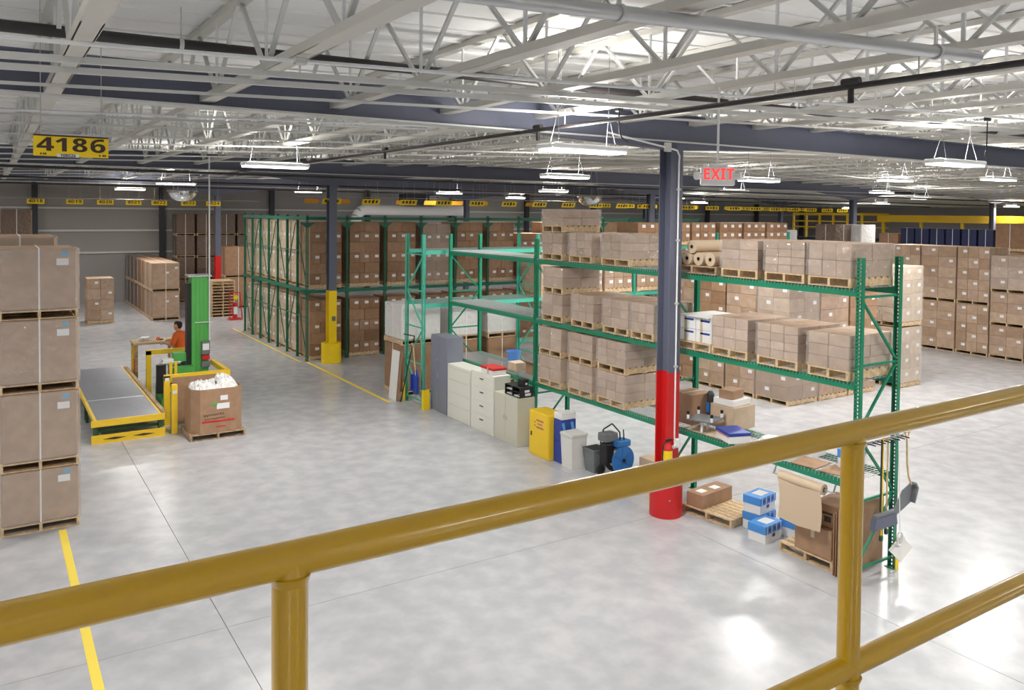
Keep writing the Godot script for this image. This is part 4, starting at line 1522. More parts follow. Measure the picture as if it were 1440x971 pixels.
func floor_goods() -> void:
	# pallet with one carton in front of the rack, beside the red column base
	var c := thing("pallet", "wooden pallet with a single long carton beside the red column base", "pallet", Vector3(9.86, 0, -9.0), 0.12)
	pallet(c, 0.8, 0.95, true, Vector3.ZERO, M.wood, "")
	c = thing("long_carton", "long brown carton lying on the pallet beside the red column base", "box", Vector3(9.84, 0.135, -9.24), 0.12)
	var st := ST()
	cbx(st, Vector3(0, 0.11, 0), Vector3(0.78, 0.22, 0.32), 0.006)
	obj("box", st, M.kraft_2, c)
	st = ST()
	bx(st, Vector3(-0.22, 0.222, 0), Vector3(0.16, 0.003, 0.13))
	bx(st, Vector3(0.1, 0.222, 0.02), Vector3(0.16, 0.003, 0.13))
	obj("label", st, M.label, c)
	# copy paper cartons
	var spots := [[9.68, 0.0, -7.98, "nearest the pallet", 0.12], [10.22, 0.0, -7.84, "behind the first", 0.12], [9.96, 0.0, -8.33, "under another", 0.1], [9.96, 0.262, -8.33, "stacked on another", 0.16]]
	for r: Array in spots:
		c = thing("paper_carton", "copy paper carton with blue lid, %s, under the rack" % r[3], "box", Vector3(r[0], r[1], r[2]), r[4], "copy paper cartons on the floor")
		paper_carton(c)
	# paper roll on a rod under the lowest shelf, its web hanging down
	c = thing("paper_dispenser", "roll of kraft paper on a steel rod under the lowest shelf, paper hanging", "paper roll", Vector3(9.48, 1.1, -7.2))
	st = ST()
	lathe(st, Vector3(0, 0, -0.36), [Vector2(0.035, 0), Vector2(0.075, 0), Vector2(0.075, 0.72), Vector2(0.035, 0.72), Vector2(0.035, 0)], 22, Basis(Vector3.RIGHT, PI / 2))
	obj("roll", st, M.paper_kraft, c)
	st = ST()
	cyl(st, Vector3(0, 0, -0.5), Vector3(0, 0, 0.55), 0.01, 8)
	obj("rod", st, M.steel, c)
	st = ST()
	for q: float in [-0.48, 0.5]:
		bar(st, Vector3(0, 0, q), Vector3(0.045, 0.1, q), 0.012, 0.03)
	obj("bracket", st, M.steel, c)
	st = ST()
	var prev := []
	for i in 9:
		var y := -0.02 - i * 0.07
		var xx := -0.076 + 0.05 * sin(i * 0.35)
		var row := [Vector3(xx, y, -0.35), Vector3(xx + 0.01 * sin(i * 1.3), y - 0.02, 0.0), Vector3(xx, y + 0.01 * sin(i * 0.9), 0.35)]
		if prev:
			for k in 2:
				quad(st, prev[k], prev[k + 1], row[k + 1], row[k], Vector3.LEFT)
		prev = row
	obj("paper_web", st, M.paper_kraft, c)
	# pallet with cartons at the rack end
	c = thing("pallet", "wooden pallet under the two brown cartons at the rack end", "pallet", Vector3(10.0, 0, -7.16))
	pallet(c, 0.95, 0.88, true, Vector3.ZERO, M.wood, "")
	c = thing("big_carton", "big open-topped brown carton on the pallet at the rack end", "box", Vector3(9.9, 0.134, -7.05))
	st = ST()
	cbx(st, Vector3(0, 0.2, 0), Vector3(0.72, 0.4, 0.6), 0.008)
	obj("box", st, M.kraft_2, c)
	st = ST()
	bx(st, Vector3(-0.362, 0.31, 0.0), Vector3(0.003, 0.16, 0.06))
	obj("tape", st, M.tape, c)
	c = thing("closed_carton", "smaller closed brown carton standing on the big open one", "box", Vector3(9.92, 0.536, -6.96), 0.1)
	st = ST()
	cbx(st, Vector3(0, 0.16, 0), Vector3(0.6, 0.32, 0.36), 0.008)
	obj("box", st, M.kraft_0, c)
	st = ST()
	bx(st, Vector3(-0.302, 0.2, 0.02), Vector3(0.003, 0.03, 0.2))
	bx(st, Vector3(-0.302, 0.12, 0.05), Vector3(0.003, 0.08, 0.1))
	obj("print", st, M.print_dark, c)
	# brown sheets standing on edge
	for k in 3:
		c = thing("flat_cardboard", "flat brown cardboard standing on edge %s" % ["against the pallet of cartons", "between two others at the rack end", "outermost at the rack end"][k], "cardboard", Vector3(9.95, 0, -6.66 + 0.035 * k))
		st = ST()
		cbx(st, Vector3(0, 0.42 + 0.02 * k, 0), Vector3(1.0, 0.84 + 0.04 * k, 0.018), 0.004)
		obj("sheet", st, M["kraft_%d" % k], c)

func paper_carton(c: Node) -> void:
	var st := ST()
	cbx(st, Vector3(0, 0.085, 0), Vector3(0.43, 0.17, 0.29), 0.005)
	obj("box", st, M.white, c)
	st = ST()
	cbx(st, Vector3(0, 0.2, 0), Vector3(0.445, 0.12, 0.305), 0.005)
	obj("lid", st, M.ream_blue, c)
	st = ST()
	bx(st, Vector3(0.02, 0.261, 0), Vector3(0.22, 0.003, 0.17))
	for q: float in [-0.17, -0.06, 0.06, 0.17]:
		bx(st, Vector3(q, 0.2, 0.154), Vector3(0.012, 0.12, 0.003))
	obj("white_print", st, M.white, c)
	st = ST()
	bx(st, Vector3(0.0, 0.1, 0.146), Vector3(0.07, 0.05, 0.003))
	for q: float in [-0.12, 0.01, 0.12]:
		bx(st, Vector3(q, 0.2, 0.1545), Vector3(0.05, 0.05, 0.003))
	obj("dark_print", st, M.blue_deep, c)

func low_shelf() -> void:
	var y := L1 + 0.007
	var list := [
		["big_carton", "tall plain brown carton on the lowest shelf behind the red column", 9.98, -9.8, 0.5, 0.5, 0.42, "kraft_2"],
		["big_carton", "pale brown carton on the lowest shelf under the white flat box", 10.3, -9.2, 0.52, 0.38, 0.5, "pale_0"],
		["white_box", "white plastic tub on the lowest shelf beyond the crumpled bag", 10.1, -7.55, 0.34, 0.24, 0.34, "white"]]
	var st: SurfaceTool
	var c: Node3D
	for r: Array in list:
		c = thing(r[0], r[1], "box", Vector3(r[2], y, r[3]), 0.05)
		st = ST()
		cbx(st, Vector3(0, r[5] / 2, 0), Vector3(r[4], r[5], r[6]), 0.006)
		obj("box", st, M[r[7]], c)
		st = ST()
		bx(st, Vector3(0, r[5] + 0.001, 0), Vector3(r[4], 0.003, 0.05))
		obj("tape", st, M.tape if r[7] != "white" else M.grey_plastic, c)
	c = thing("flat_box", "flat white box lying on the pale brown carton", "box", Vector3(10.28, y + 0.384, -9.2), 0.1)
	st = ST()
	cbx(st, Vector3(0, 0.05, 0), Vector3(0.46, 0.1, 0.4), 0.005)
	obj("box", st, M.white, c)
	c = thing("small_carton", "small open brown carton on the flat white box", "box", Vector3(10.26, y + 0.488, -9.2), 0.2)
	st = ST()
	cbx(st, Vector3(0, 0.07, 0), Vector3(0.34, 0.14, 0.26), 0.005)
	obj("box", st, M.kraft_2, c)
	c = thing("dark_bag", "dark blue and black bag squeezed between the brown cartons", "bag", Vector3(10.12, y, -9.52))
	st = ST()
	lathe(st, Vector3.ZERO, [Vector2(0.0, 0.0), Vector2(0.055, 0.0), Vector2(0.062, 0.2), Vector2(0.056, 0.4), Vector2(0.062, 0.5), Vector2(0.03, 0.55), Vector2(0.0, 0.55)], 14)
	obj("bag", st, M.navy_dark, c)
	st = ST()
	bx(st, Vector3(-0.055, 0.28, 0.0), Vector3(0.02, 0.16, 0.07))
	obj("blue_print", st, M.blue, c)
	# upturned stand: plate on two legs with four capped posts
	c = thing("metal_stand", "grey square metal stand with four capped posts on the lowest shelf", "stand", Vector3(9.68, y + 0.004, -9.22), 0.35)
	st = ST()
	cbx(st, Vector3(0, 0.2, 0), Vector3(0.46, 0.025, 0.46), 0.005)
	obj("plate", st, M.grey_plastic, c)
	for sx: float in [-0.2, 0.2]:
		for sz: float in [-0.2, 0.2]:
			st = ST()
			cyl(st, Vector3(sx, 0.21, sz), Vector3(sx, 0.28, sz), 0.022, 12)
			obj("post", st, M.white, c)
			st = ST()
			cyl(st, Vector3(sx, 0.28, sz), Vector3(sx, 0.33, sz), 0.024, 12)
			obj("cap", st, M.black, c)
		st = ST()
		cyl(st, Vector3(sx * 0.6, 0.0, 0), Vector3(sx * 0.6, 0.19, 0), 0.022, 12)
		obj("leg", st, M.white, c)
	c = thing("board_sheet", "pale board lying on the lowest shelf under the metal stand", "sheet", Vector3(9.72, y, -9.1))
	st = ST()
	bx(st, Vector3(0, 0.0015, 0), Vector3(0.4, 0.003, 0.9))
	obj("sheet", st, M.pale_1, c)
	c = thing("product_box", "white box with blue top lying askew at the shelf edge", "box", Vector3(9.68, y + 0.004, -8.63), -0.35)
	st = ST()
	cbx(st, Vector3(0, 0.055, 0), Vector3(0.36, 0.11, 0.44), 0.005)
	obj("box", st, M.white, c)
	st = ST()
	cbx(st, Vector3(0, 0.135, 0), Vector3(0.37, 0.05, 0.45), 0.005)
	obj("lid", st, M.blue_deep, c)
	st = ST()
	bx(st, Vector3(-0.187, 0.1, 0), Vector3(0.003, 0.012, 0.44))
	obj("orange_line", st, M.orange, c)
	c = thing("crumpled_bag", "white crumpled bag on brown paper on the lowest shelf", "bag", Vector3(9.95, y + 0.02, -8.1))
	st = ST()
	lathe(st, Vector3.ZERO, [Vector2(0.0, 0.0), Vector2(0.17, 0.0), Vector2(0.2, 0.05), Vector2(0.15, 0.11), Vector2(0.06, 0.13), Vector2(0.0, 0.13)], 12)
	obj("bag", st, M.white, c)
	for r: Array in [[9.85, -8.15, 0.5, 0.4, "under the white bag"], [9.72, -7.25, 0.42, 0.4, "at the shelf edge near the paper roll"], [9.74, -6.8, 0.4, 0.38, "at the shelf edge under the blue lidded carton"]]:
		c = thing("flattened_carton", "flattened brown carton %s" % r[4], "cardboard", Vector3(r[0], y, r[1]), 0.15)
		st = ST()
		cbx(st, Vector3(0, 0.009, 0), Vector3(r[2], 0.016, r[3]), 0.004)
		obj("sheet", st, M.kraft_2, c)
	c = thing("paper_carton", "white copy paper carton with blue lid on the lowest shelf at the rack end", "box", Vector3(10.1, y + 0.019, -6.85), 0.4)
	paper_carton(c)

func tools() -> void:
	# tool rail on the end frame of the rack, tools hanging from it
	var z := -6.31
	var t := thing("tool_rail", "perforated steel tool rail screwed to the end of the long green rack", "rail", Vector3(10.0, 1.84, z))
	var st := ST()
	bx(st, Vector3(0, 0, 0), Vector3(0.86, 0.05, 0.012))
	obj("rail", st, M.steel, t)
	for k in 8:
		st = ST()
		cyl(st, Vector3(-0.38 + k * 0.108, 0, 0), Vector3(-0.38 + k * 0.108, 0.0, 0.12), 0.008, 6)
		obj("hook", st, M.black, t)
	t = thing("push_broom", "push broom with grey bristles hanging from the tool rail", "broom", Vector3(9.836, 0.72, z + 0.07))
	st = ST()
	cyl(st, Vector3(0, 0.2, 0), Vector3(0, 1.16, 0), 0.013, 8)
	obj("handle", st, M.navy_dark, t)
	st = ST()
	cbx(st, Vector3(0.05, 0.17, 0.02), Vector3(0.42, 0.05, 0.06), 0.01)
	obj("block", st, M.grey_plastic, t)
	st = ST()
	prism(st, PackedVector2Array([Vector2(-0.17, 0.15), Vector2(0.27, 0.15), Vector2(0.3, 0.0), Vector2(-0.2, 0.0)]), -0.02, 0.06)
	obj("bristles", st, M.navy, t)
	for r: Array in [[9.944, "yellow", "yellow handled mop stick hanging from the tool rail", 0.55], [10.052, "wood", "wooden broomstick hanging from the tool rail", 0.62]]:
		t = thing("broom_handle", r[2], "broom", Vector3(r[0], r[3], z + 0.019))
		st = ST()
		cyl(st, Vector3(0, 0, 0), Vector3(0, 1.84 - r[3] + 0.04, 0), 0.012, 8)
		obj("stick", st, M[r[1]], t)
		st = ST()
		cbx(st, Vector3(0, -0.02, 0), Vector3(0.05, 0.08, 0.04), 0.01)
		obj("socket", st, M.green_dark if M.has("green_dark") else M.dark_green, t)
	t = thing("dustpan", "white dustpan with loop handle hanging below the broom", "dustpan", Vector3(10.1, 0.36, z + 0.2), 0.0)
	st = ST()
	bx(st, Vector3(0, 0.06, 0.0), Vector3(0.3, 0.012, 0.2), Basis(Vector3.BACK, 0.5) * Basis(Vector3.RIGHT, 0.9))
	bx(st, Vector3(0.02, 0.1, -0.04), Vector3(0.28, 0.08, 0.012), Basis(Vector3.BACK, 0.5))
	obj("pan", st, M.pale_plastic, t)
	st = ST()
	var loop := []
	for i in 13:
		loop.append(Vector3(-0.02 + 0.06 * cos(TAU * i / 12.0), 0.2 + 0.09 * sin(TAU * i / 12.0), 0))
	pipe(st, loop, 0.012, 6)
	pipe(st, [Vector3(-0.02, 0.28, 0), Vector3(0.04, 0.6, -0.05), Vector3(0.06, 1.48, -0.1)], 0.006, 6)
	obj("loop_handle", st, M.white, t)
	t = thing("shovel", "steel snow shovel with wooden shaft hanging at the rear upright", "shovel", Vector3(10.42, 0.86, z + 0.06))
	st = ST()
	pipe(st, [Vector3(0.0, 0.98, 0), Vector3(0.02, 0.6, 0), Vector3(0.06, 0.42, 0), Vector3(0.13, 0.3, 0)], 0.014, 8)
	pipe(st, [Vector3(-0.06, 1.04, 0), Vector3(0.06, 1.04, 0)], 0.014, 8)
	pipe(st, [Vector3(-0.06, 1.04, 0), Vector3(0, 0.94, 0), Vector3(0.06, 1.04, 0)], 0.01, 6)
	obj("shaft", st, M.wood, t)
	st = ST()
	var blade := PackedVector2Array([Vector2(-0.28, 0.02), Vector2(-0.08, 0.26), Vector2(0.14, 0.34), Vector2(0.2, 0.26), Vector2(0.12, 0.06), Vector2(-0.22, -0.06)])
	prism(st, blade, -0.004, 0.004)
	prism(st, PackedVector2Array([Vector2(0.14, 0.34), Vector2(0.2, 0.26), Vector2(0.12, 0.06), Vector2(0.1, 0.08), Vector2(0.17, 0.26), Vector2(0.12, 0.32)]), -0.004, 0.07)
	obj("blade", st, M.grey_plastic, t)
	# tools and sheets at the end of the teal rack
	t = thing("snow_shovel", "blue plastic snow shovel with wooden shaft leaning on the teal rack", "shovel", Vector3(8.75, 0.0, -17.85), PI / 2)
	st = ST()
	pipe(st, [Vector3(0.0, 0.8, 0.0), Vector3(0.02, 1.5, -0.06)], 0.016, 8)
	pipe(st, [Vector3(-0.05, 1.58, -0.07), Vector3(0.02, 1.49, -0.06), Vector3(0.09, 1.58, -0.07), Vector3(-0.05, 1.58, -0.07)], 0.012, 6)
	obj("shaft", st, M.wood, t)
	st = ST()
	prism(st, PackedVector2Array([Vector2(-0.04, 0.95), Vector2(0.04, 0.95), Vector2(0.16, 0.8), Vector2(0.17, 0.4), Vector2(0.1, 0.32), Vector2(-0.12, 0.34), Vector2(-0.17, 0.42), Vector2(-0.16, 0.8)]), -0.008, 0.008)
	bx(st, Vector3(-0.165, 0.6, -0.03), Vector3(0.012, 0.4, 0.06))
	bx(st, Vector3(0.165, 0.6, -0.03), Vector3(0.012, 0.4, 0.06))
	obj("blade", st, M.blue_deep, t)
	t = thing("long_bar", "black steel bar leaning across the teal rack end", "bar", Vector3(8.7, 0, -18.1))
	st = ST()
	cyl(st, Vector3(0, 0.0, -0.5), Vector3(0.06, 1.75, 0.15), 0.014, 8)
	cyl(st, Vector3(0.06, 1.75, 0.15), Vector3(0.06, 1.72, -0.45), 0.014, 8)
	obj("bar", st, M.black, t)
	for k in 2:
		t = thing("leaning_sheet", ["brown board leaning on the rear upright of the teal rack", "white board leaning behind the brown one"][k], "sheet", Vector3(8.72 - 0.03 * k, 0, -18.85 - 0.12 * k))
		st = ST()
		bx(st, Vector3(0, 0.62, 0), Vector3(0.02, 1.26, 0.42), Basis(Vector3.BACK, -0.08))
		obj("sheet", st, M.kraft_1 if k == 0 else M.white, t)

# ---------------------------------------------------------------- railing, columns' fittings, hanging things
func railing() -> void:
	var y := 4.349
	var z := -1.068
	var t := thing("guard_railing", "yellow painted pipe guard railing along the mezzanine edge", "railing", Vector3(0, 0, z))
	var st := ST()
	cyl(st, Vector3(-3.0, y, 0), Vector3(7.0, y, 0), 0.0242, 40)
	obj("top_rail", st, M.rail_yellow, t)
	st = ST()
	cyl(st, Vector3(-3.0, y - 0.518, 0), Vector3(7.0, y - 0.518, 0), 0.0242, 40)
	obj("middle_rail", st, M.rail_yellow, t)
	for k in range(-2, 6):
		var x := 0.338 + 1.238 * k
		st = ST()
		cyl(st, Vector3(x, 3.28, 0), Vector3(x, y, 0), 0.0242, 40)
		# weld fillets
		lathe(st, Vector3(x, y - 0.032, 0), [Vector2(0.0243, 0.0), Vector2(0.028, 0.012), Vector2(0.024, 0.014)], 24)
		lathe(st, Vector3(x, y - 0.546, 0), [Vector2(0.0243, -0.006), Vector2(0.03, 0.008), Vector2(0.024, 0.01)], 24)
		obj("post", st, M.rail_yellow, t)
	st = ST()
	bb(st, Vector3(-3.0, 3.3, 0.04), Vector3(7.0, 3.4, 0.05))
	obj("toe_board", st, M.rail_yellow, t)
	var s := node("mezzanine_floor", self)
	structure(s, "concrete mezzanine deck that the railing stands on")
	st = ST()
	bb(st, Vector3(-8, 3.05, 8), Vector3(7.0, 3.28, z - 0.05))
	obj("deck", st, M.concrete, s)

func columns() -> void:
	column(9.1, -9.48, 5.86, "red", 2.3, "navy steel column with red lower part and fire extinguisher")
	column(9.1, -24.62, 5.6, "yellow", 2.28, "navy steel column with yellow lower part before the drive-in rack")
	column(9.1, -39.8, 5.45, "red", 2.6, "distant navy column with red base behind the stacked pallets")
	for p: Array in [[22.6, -24.7], [36.0, -24.7], [49.3, -24.7], [22.6, -39.8], [36.0, -39.8], [49.3, -39.8]]:
		column(p[0], p[1], 5.6 if p[1] > -30.0 else 5.47, "", 0.0, "dark steel column rising behind the racks and stacks")
	# round bollard casings
	for r: Array in [[9.1, -9.48, 0.26, 0.62, "red", "round red steel casing at the foot of the red column"], [9.1, -24.62, 0.31, 0.62, "yellow", "round yellow casing at the foot of the yellow column"]]:
		var t := thing("column_casing", r[5], "guard", Vector3(r[0], 0, r[1]))
		var st := ST()
		lathe(st, Vector3.ZERO, [Vector2(r[2], 0.0), Vector2(r[2], r[3]), Vector2(r[2] - 0.02, r[3] + 0.01), Vector2(0.185, r[3] + 0.01)], 40)
		obj("casing", st, M[r[4]], t)
		st = ST()
		lathe(st, Vector3(-r[2] * 0.5, 0.3, r[2] * 0.86), [Vector2(0.0, 0.01), Vector2(0.014, 0.004), Vector2(0.014, -0.004)], 10, Basis(Vector3.RIGHT, PI / 2) * Basis(Vector3.BACK, 0.5))
		obj("bolt", st, M.steel, t)
	# fire extinguisher and its bell box on the red column
	var e := thing("fire_extinguisher", "red fire extinguisher with yellow label hanging on the red column", "extinguisher", Vector3(8.93, 0.8, -9.28))
	var st := ST()
	lathe(st, Vector3.ZERO, [Vector2(0.0, 0.0), Vector2(0.07, 0.0), Vector2(0.075, 0.03), Vector2(0.075, 0.34), Vector2(0.05, 0.4), Vector2(0.02, 0.42), Vector2(0.02, 0.44)], 20)
	obj("cylinder", st, M.red, e)
	st = ST()
	lathe(st, Vector3(0, 0.13, 0), [Vector2(0.0765, 0.0), Vector2(0.0765, 0.18)], 20)
	obj("label", st, M.yellow, e)
	st = ST()
	bx(st, Vector3(0.02, 0.46, 0), Vector3(0.12, 0.03, 0.03))
	pipe(st, [Vector3(-0.03, 0.45, 0), Vector3(-0.1, 0.4, 0), Vector3(-0.11, 0.2, 0), Vector3(-0.09, 0.08, 0)], 0.01, 6)
	obj("valve_and_hose", st, M.black, e)
	e = thing("junction_box", "white round-cornered junction box on the red column", "junction box", Vector3(9.14, 1.18, -9.3))
	st = ST()
	cbx(st, Vector3.ZERO, Vector3(0.11, 0.15, 0.06), 0.02)
	obj("box", st, M.white, e)
	st = ST()
	cyl(st, Vector3(0.0, -0.02, 0), Vector3(-0.1, -0.04, 0.03), 0.02, 10, 0.03)
	obj("nozzle", st, M.pale_plastic, e)
	# conduit down the face of that column
	e = thing("column_conduit", "white electrical conduit running down the navy column", "conduit", Vector3(9.1, 0, -9.33))
	st = ST()
	pipe(st, [Vector3(0.02, 1.25, 0), Vector3(0.02, 5.6, 0), Vector3(0.0, 5.72, 0.03), Vector3(-0.1, 5.8, 0.08), Vector3(-0.25, 5.82, 0.1), Vector3(-1.6, 5.98, 0.2)], 0.014, 8)
	obj("conduit", st, M.white, e)
	st = ST()
	cbx(st, Vector3(-0.32, 5.84, 0.1), Vector3(0.12, 0.14, 0.06), 0.01)
	obj("outlet_box", st, M.galvanized, e)
	for yy: float in [2.4, 3.4, 4.4, 5.2]:
		st = ST()
		bx(st, Vector3(0.02, yy, 0), Vector3(0.06, 0.03, 0.04))
		obj("clip", st, M.galvanized, e)
	# pull switch on the yellow column
	e = thing("wall_switch", "small grey switch box on the yellow column", "switch", Vector3(9.12, 1.4, -24.45))
	st = ST()
	cbx(st, Vector3.ZERO, Vector3(0.1, 0.14, 0.07), 0.01)
	obj("box", st, M.grey_plastic, e)

func hanging_sign(at: Vector3, number: String, turn: float, label: String, group: String, tilt := 0.0) -> void:
	var t := thing("lane_sign", label, "sign", at, turn, group)
	var b := Basis(Vector3.RIGHT, tilt)
	var st := ST()
	bx(st, Vector3.ZERO, Vector3(0.62, 0.2, 0.006), b)
	obj("plate", st, M.yellow if turn < 3.0 else M.shaded_sign_back, t)
	if number:
		var o := text(number, 0.125, M.print_dark, t, Transform3D(b.scaled_local(Vector3(1.35, 1, 1)), b * Vector3(0, 0.018, 0.005)))
		o.name = "number"
	elif turn < 3.0:
		# print too small to read in the photograph: four dark marks of uneven size
		st = ST()
		for k in 4:
			bx(st, b * Vector3(-0.19 + 0.127 * k, 0.01, 0.004), Vector3(0.08 - 0.012 * (k % 2), 0.09 + 0.015 * (k % 3), 0.003), b)
		obj("unreadable_print", st, M.print_dark, t)
	st = ST()
	for s: float in [-0.2, 0.2]:
		cyl(st, b * Vector3(s, 0.1, 0), Vector3(s, yj(at.x) + 0.86 - at.y, 0), 0.003, 4)
	obj("wire", st, M.steel, t)

func signs() -> void:
	var t := thing("lane_sign", "large yellow sign reading 4186 hanging over the aisle", "sign", Vector3(0.66, 5.385, -8.64))
	var st := ST()
	bx(st, Vector3.ZERO, Vector3(0.62, 0.185, 0.006))
	obj("plate", st, M.yellow, t)
	st = ST()
	bx(st, Vector3(0, 0.098, 0), Vector3(0.62, 0.014, 0.014))
	obj("hanging_channel", st, M.print_dark, t)
	var o := text("4186", 0.125, M.print_dark, t, Transform3D(Basis().scaled(Vector3(1.5, 1, 1)), Vector3(0.0, 0.015, 0.004)))
	o.name = "number"
	st = ST()
	for q: float in [-0.25, -0.228, -0.212, 0.235, 0.265, 0.281]:
		bx(st, Vector3(q, -0.072, 0.004), Vector3(0.012, 0.016, 0.002))
	obj("unreadable_print", st, M.print_dark, t)
	st = ST()
	bx(st, Vector3(-0.03, -0.083, 0.005), Vector3(0.18, 0.03, 0.003))
	obj("sticker", st, M.label, t)
	text("108026", 0.028, M.print_dark, t, Transform3D(Basis(), Vector3(-0.03, -0.083, 0.0075)))
	st = ST()
	for s: float in [-0.25, 0.25]:
		cyl(st, Vector3(s, 0.1, 0), Vector3(s, yj(0.65) + 0.86 - 5.38, 0), 0.004, 5)
	obj("wire", st, M.steel, t)
	var xs := [1.61, 3.0, 4.14, 5.23, 6.25, 7.45, 8.51]
	for i in 7:
		hanging_sign(Vector3(xs[i], 5.05, -38.0), str(4018 + i), 0.0, "yellow lane sign reading %d in the row before the far wall" % (4018 + i), "lane signs before the far wall")
	for i in 12:
		hanging_sign(Vector3(9.15 + 1.335 * i, 5.1, -24.75), "", 0.0, "yellow lane sign tipped forward above the drive-in rack front", "lane signs above the drive-in rack", 0.5)
	for i in 9:
		hanging_sign(Vector3(11.5 + 1.4 * i, 5.2, -33.5), "", PI, "plain lane sign back with shade put into its orange, above the drive-in rack", "lane signs seen from behind", -0.4)
	for k in 3:
		for i in 9:
			hanging_sign(Vector3(27.0 + 2.0 * i, 5.1 + 0.05 * k, -27.0 - 3.0 * k - 0.4 * i), "", -0.7, "yellow lane sign in the cluster over the right-hand stacks", "lane signs over the right-hand stacks", 0.35)
	# wires the far signs hang along
	for r: Array in [[Vector3(-2, 5.19, -38.0), Vector3(10.5, 5.19, -38.0), "before the far wall"], [Vector3(8, 5.24, -24.75), Vector3(26, 5.24, -24.75), "above the drive-in rack"]]:
		var w := thing("sign_wire", "thin steel wire strung between the lane signs %s" % r[2], "wire")
		st = ST()
		cyl(st, r[0], r[1], 0.006, 5)
		obj("wire", st, M.steel, w)

func overhead() -> void:
	# black sprinkler main across the joists, with sprinkler heads
	var t := thing("sprinkler_pipe", "thick black sprinkler pipe crossing above the joists' lower chords", "pipe")
	var st := ST()
	cyl(st, Vector3(-8, 6.36, -8.5), Vector3(30, 6.62, -8.5), 0.055, 14)
	obj("pipe", st, M.black_pipe, t)
	for x: float in [2.55, 4.6, 8.1]:
		st = ST()
		cyl(st, Vector3(x, 6.42, -8.5), Vector3(x, 6.27, -8.5), 0.016, 8)
		cyl(st, Vector3(x - 0.035, 6.27, -8.5), Vector3(x + 0.035, 6.27, -8.5), 0.03, 8)
		obj("sprinkler_head", st, M.red if x < 3.0 else M.steel, t)
	for x: float in [-3.0, 1.6, 6.2, 10.8]:
		st = ST()
		lathe(st, Vector3(x, 6.36 + (x + 8) * 0.00684, -8.5), [Vector2(0.06, -0.02), Vector2(0.068, -0.02), Vector2(0.068, 0.02), Vector2(0.06, 0.02)], 14, Basis(Vector3.BACK, PI / 2))
		bar(st, Vector3(x, 6.42, -8.5), Vector3(x, yj(x) + 0.8, -8.5), 0.012, 0.012)
		obj("pipe_hanger", st, M.galvanized, t)
	t = thing("sprinkler_pipe", "slim black pipe running along the aisle beneath the joists", "pipe")
	st = ST()
	cyl(st, Vector3(6.2, 5.92, 3.0), Vector3(6.2, 5.92, -30.0), 0.026, 12)
	obj("pipe", st, M.black_pipe, t)
	for z: float in [-4.3, -9.0, -14.0]:
		st = ST()
		cyl(st, Vector3(6.2, 5.93, z), Vector3(6.2, 5.78, z), 0.026, 10)
		cyl(st, Vector3(6.2, 5.96, z - 0.08), Vector3(6.2, 5.96, z + 0.08), 0.036, 10)
		obj("drop_fitting", st, M.black_pipe, t)
		st = ST()
		bar(st, Vector3(6.2, 5.94, z + 0.6), Vector3(6.2, yj(6.2), z + 0.6), 0.01, 0.01)
		obj("pipe_hanger", st, M.galvanized, t)
	for z: float in [-20.0, -27.0, -34.0]:
		t = thing("sprinkler_pipe", "thin dark branch pipe crossing below the roof %s" % ("before the drive-in rack" if z > -21.0 else "over the drive-in rack" if z > -30.0 else "near the far wall"), "pipe")
		st = ST()
		cyl(st, Vector3(-8, 5.7, z), Vector3(60, 5.5, z), 0.03, 8)
		obj("pipe", st, M.black_pipe, t)
	t = thing("air_pipe", "large silver pipe ending under the joists", "pipe")
	st = ST()
	cyl(st, Vector3(-2.0, 5.98, -4.52), Vector3(6.05, 5.98, -3.165), 0.045, 18)
	obj("pipe", st, M.steel, t)
	for f: float in [0.3, 0.62, 0.93]:
		var p := Vector3(-2.0, 5.98, -4.52).lerp(Vector3(6.2, 5.98, -3.14), f)
		st = ST()
		bar(st, p + Vector3(0, 0.04, 0), Vector3(p.x, yj(p.x) + 0.05, p.z), 0.012, 0.03)
		lathe(st, p, [Vector2(0.046, -0.015), Vector2(0.056, -0.015), Vector2(0.056, 0.015), Vector2(0.046, 0.015)], 14, Basis(Vector3.UP, 0.167) * Basis(Vector3.BACK, PI / 2))
		obj("pipe_clamp", st, M.galvanized, t)
	t = thing("cable_tray", "white ribbed cable tray crossing under the joists beside the silver pipe", "cable tray")
	st = ST()
	for dz: float in [-0.09, -0.03, 0.03, 0.09]:
		bar(st, Vector3(1.5, 5.97, -2.1 + dz), Vector3(14.0, 6.1, -0.9 + dz), 0.05, 0.05)
	obj("tray", st, M.white_paint, t)
	# conduits along x under the chords
	for r: Array in [[-6.1, 0.016, "white conduit crossing under the joists ahead of the girder"], [-10.6, 0.016, "white conduit crossing under the joists behind the girder"]]:
		t = thing("conduit", r[2], "conduit")
		st = ST()
		cyl(st, Vector3(-8, yj(-8) - 0.05, r[0]), Vector3(20, yj(20) - 0.05, r[0]), r[1], 8)
		obj("conduit", st, M.white_paint, t)
		for x: float in [2.0, 8.0, 14.0]:
			st = ST()
			cbx(st, Vector3(x, yj(x) - 0.05, r[0]), Vector3(0.1, 0.06, 0.06), 0.01)
			obj("junction_box", st, M.galvanized, t)
	# drop cords by the lamps
	for r: Array in [[6.55, -7.75, "beside the nearest light"], [12.55, -6.4, "beside the right-hand light"]]:
		t = thing("drop_cord", "black drop cord hanging %s" % r[2], "cord")
		st = ST()
		pipe(st, [Vector3(r[0], yj(r[0]), r[1]), Vector3(r[0], 5.95, r[1]), Vector3(r[0] + 0.03, 5.82, r[1] - 0.02), Vector3(r[0] + 0.12, 5.76, r[1] - 0.08), Vector3(r[0] + 0.25, 5.72, r[1] - 0.12)], 0.01, 6)
		obj("cord", st, M.black, t)
		st = ST()
		cbx(st, Vector3(r[0], yj(r[0]) - 0.03, r[1]), Vector3(0.08, 0.08, 0.08), 0.01)
		obj("plug_box", st, M.black, t)
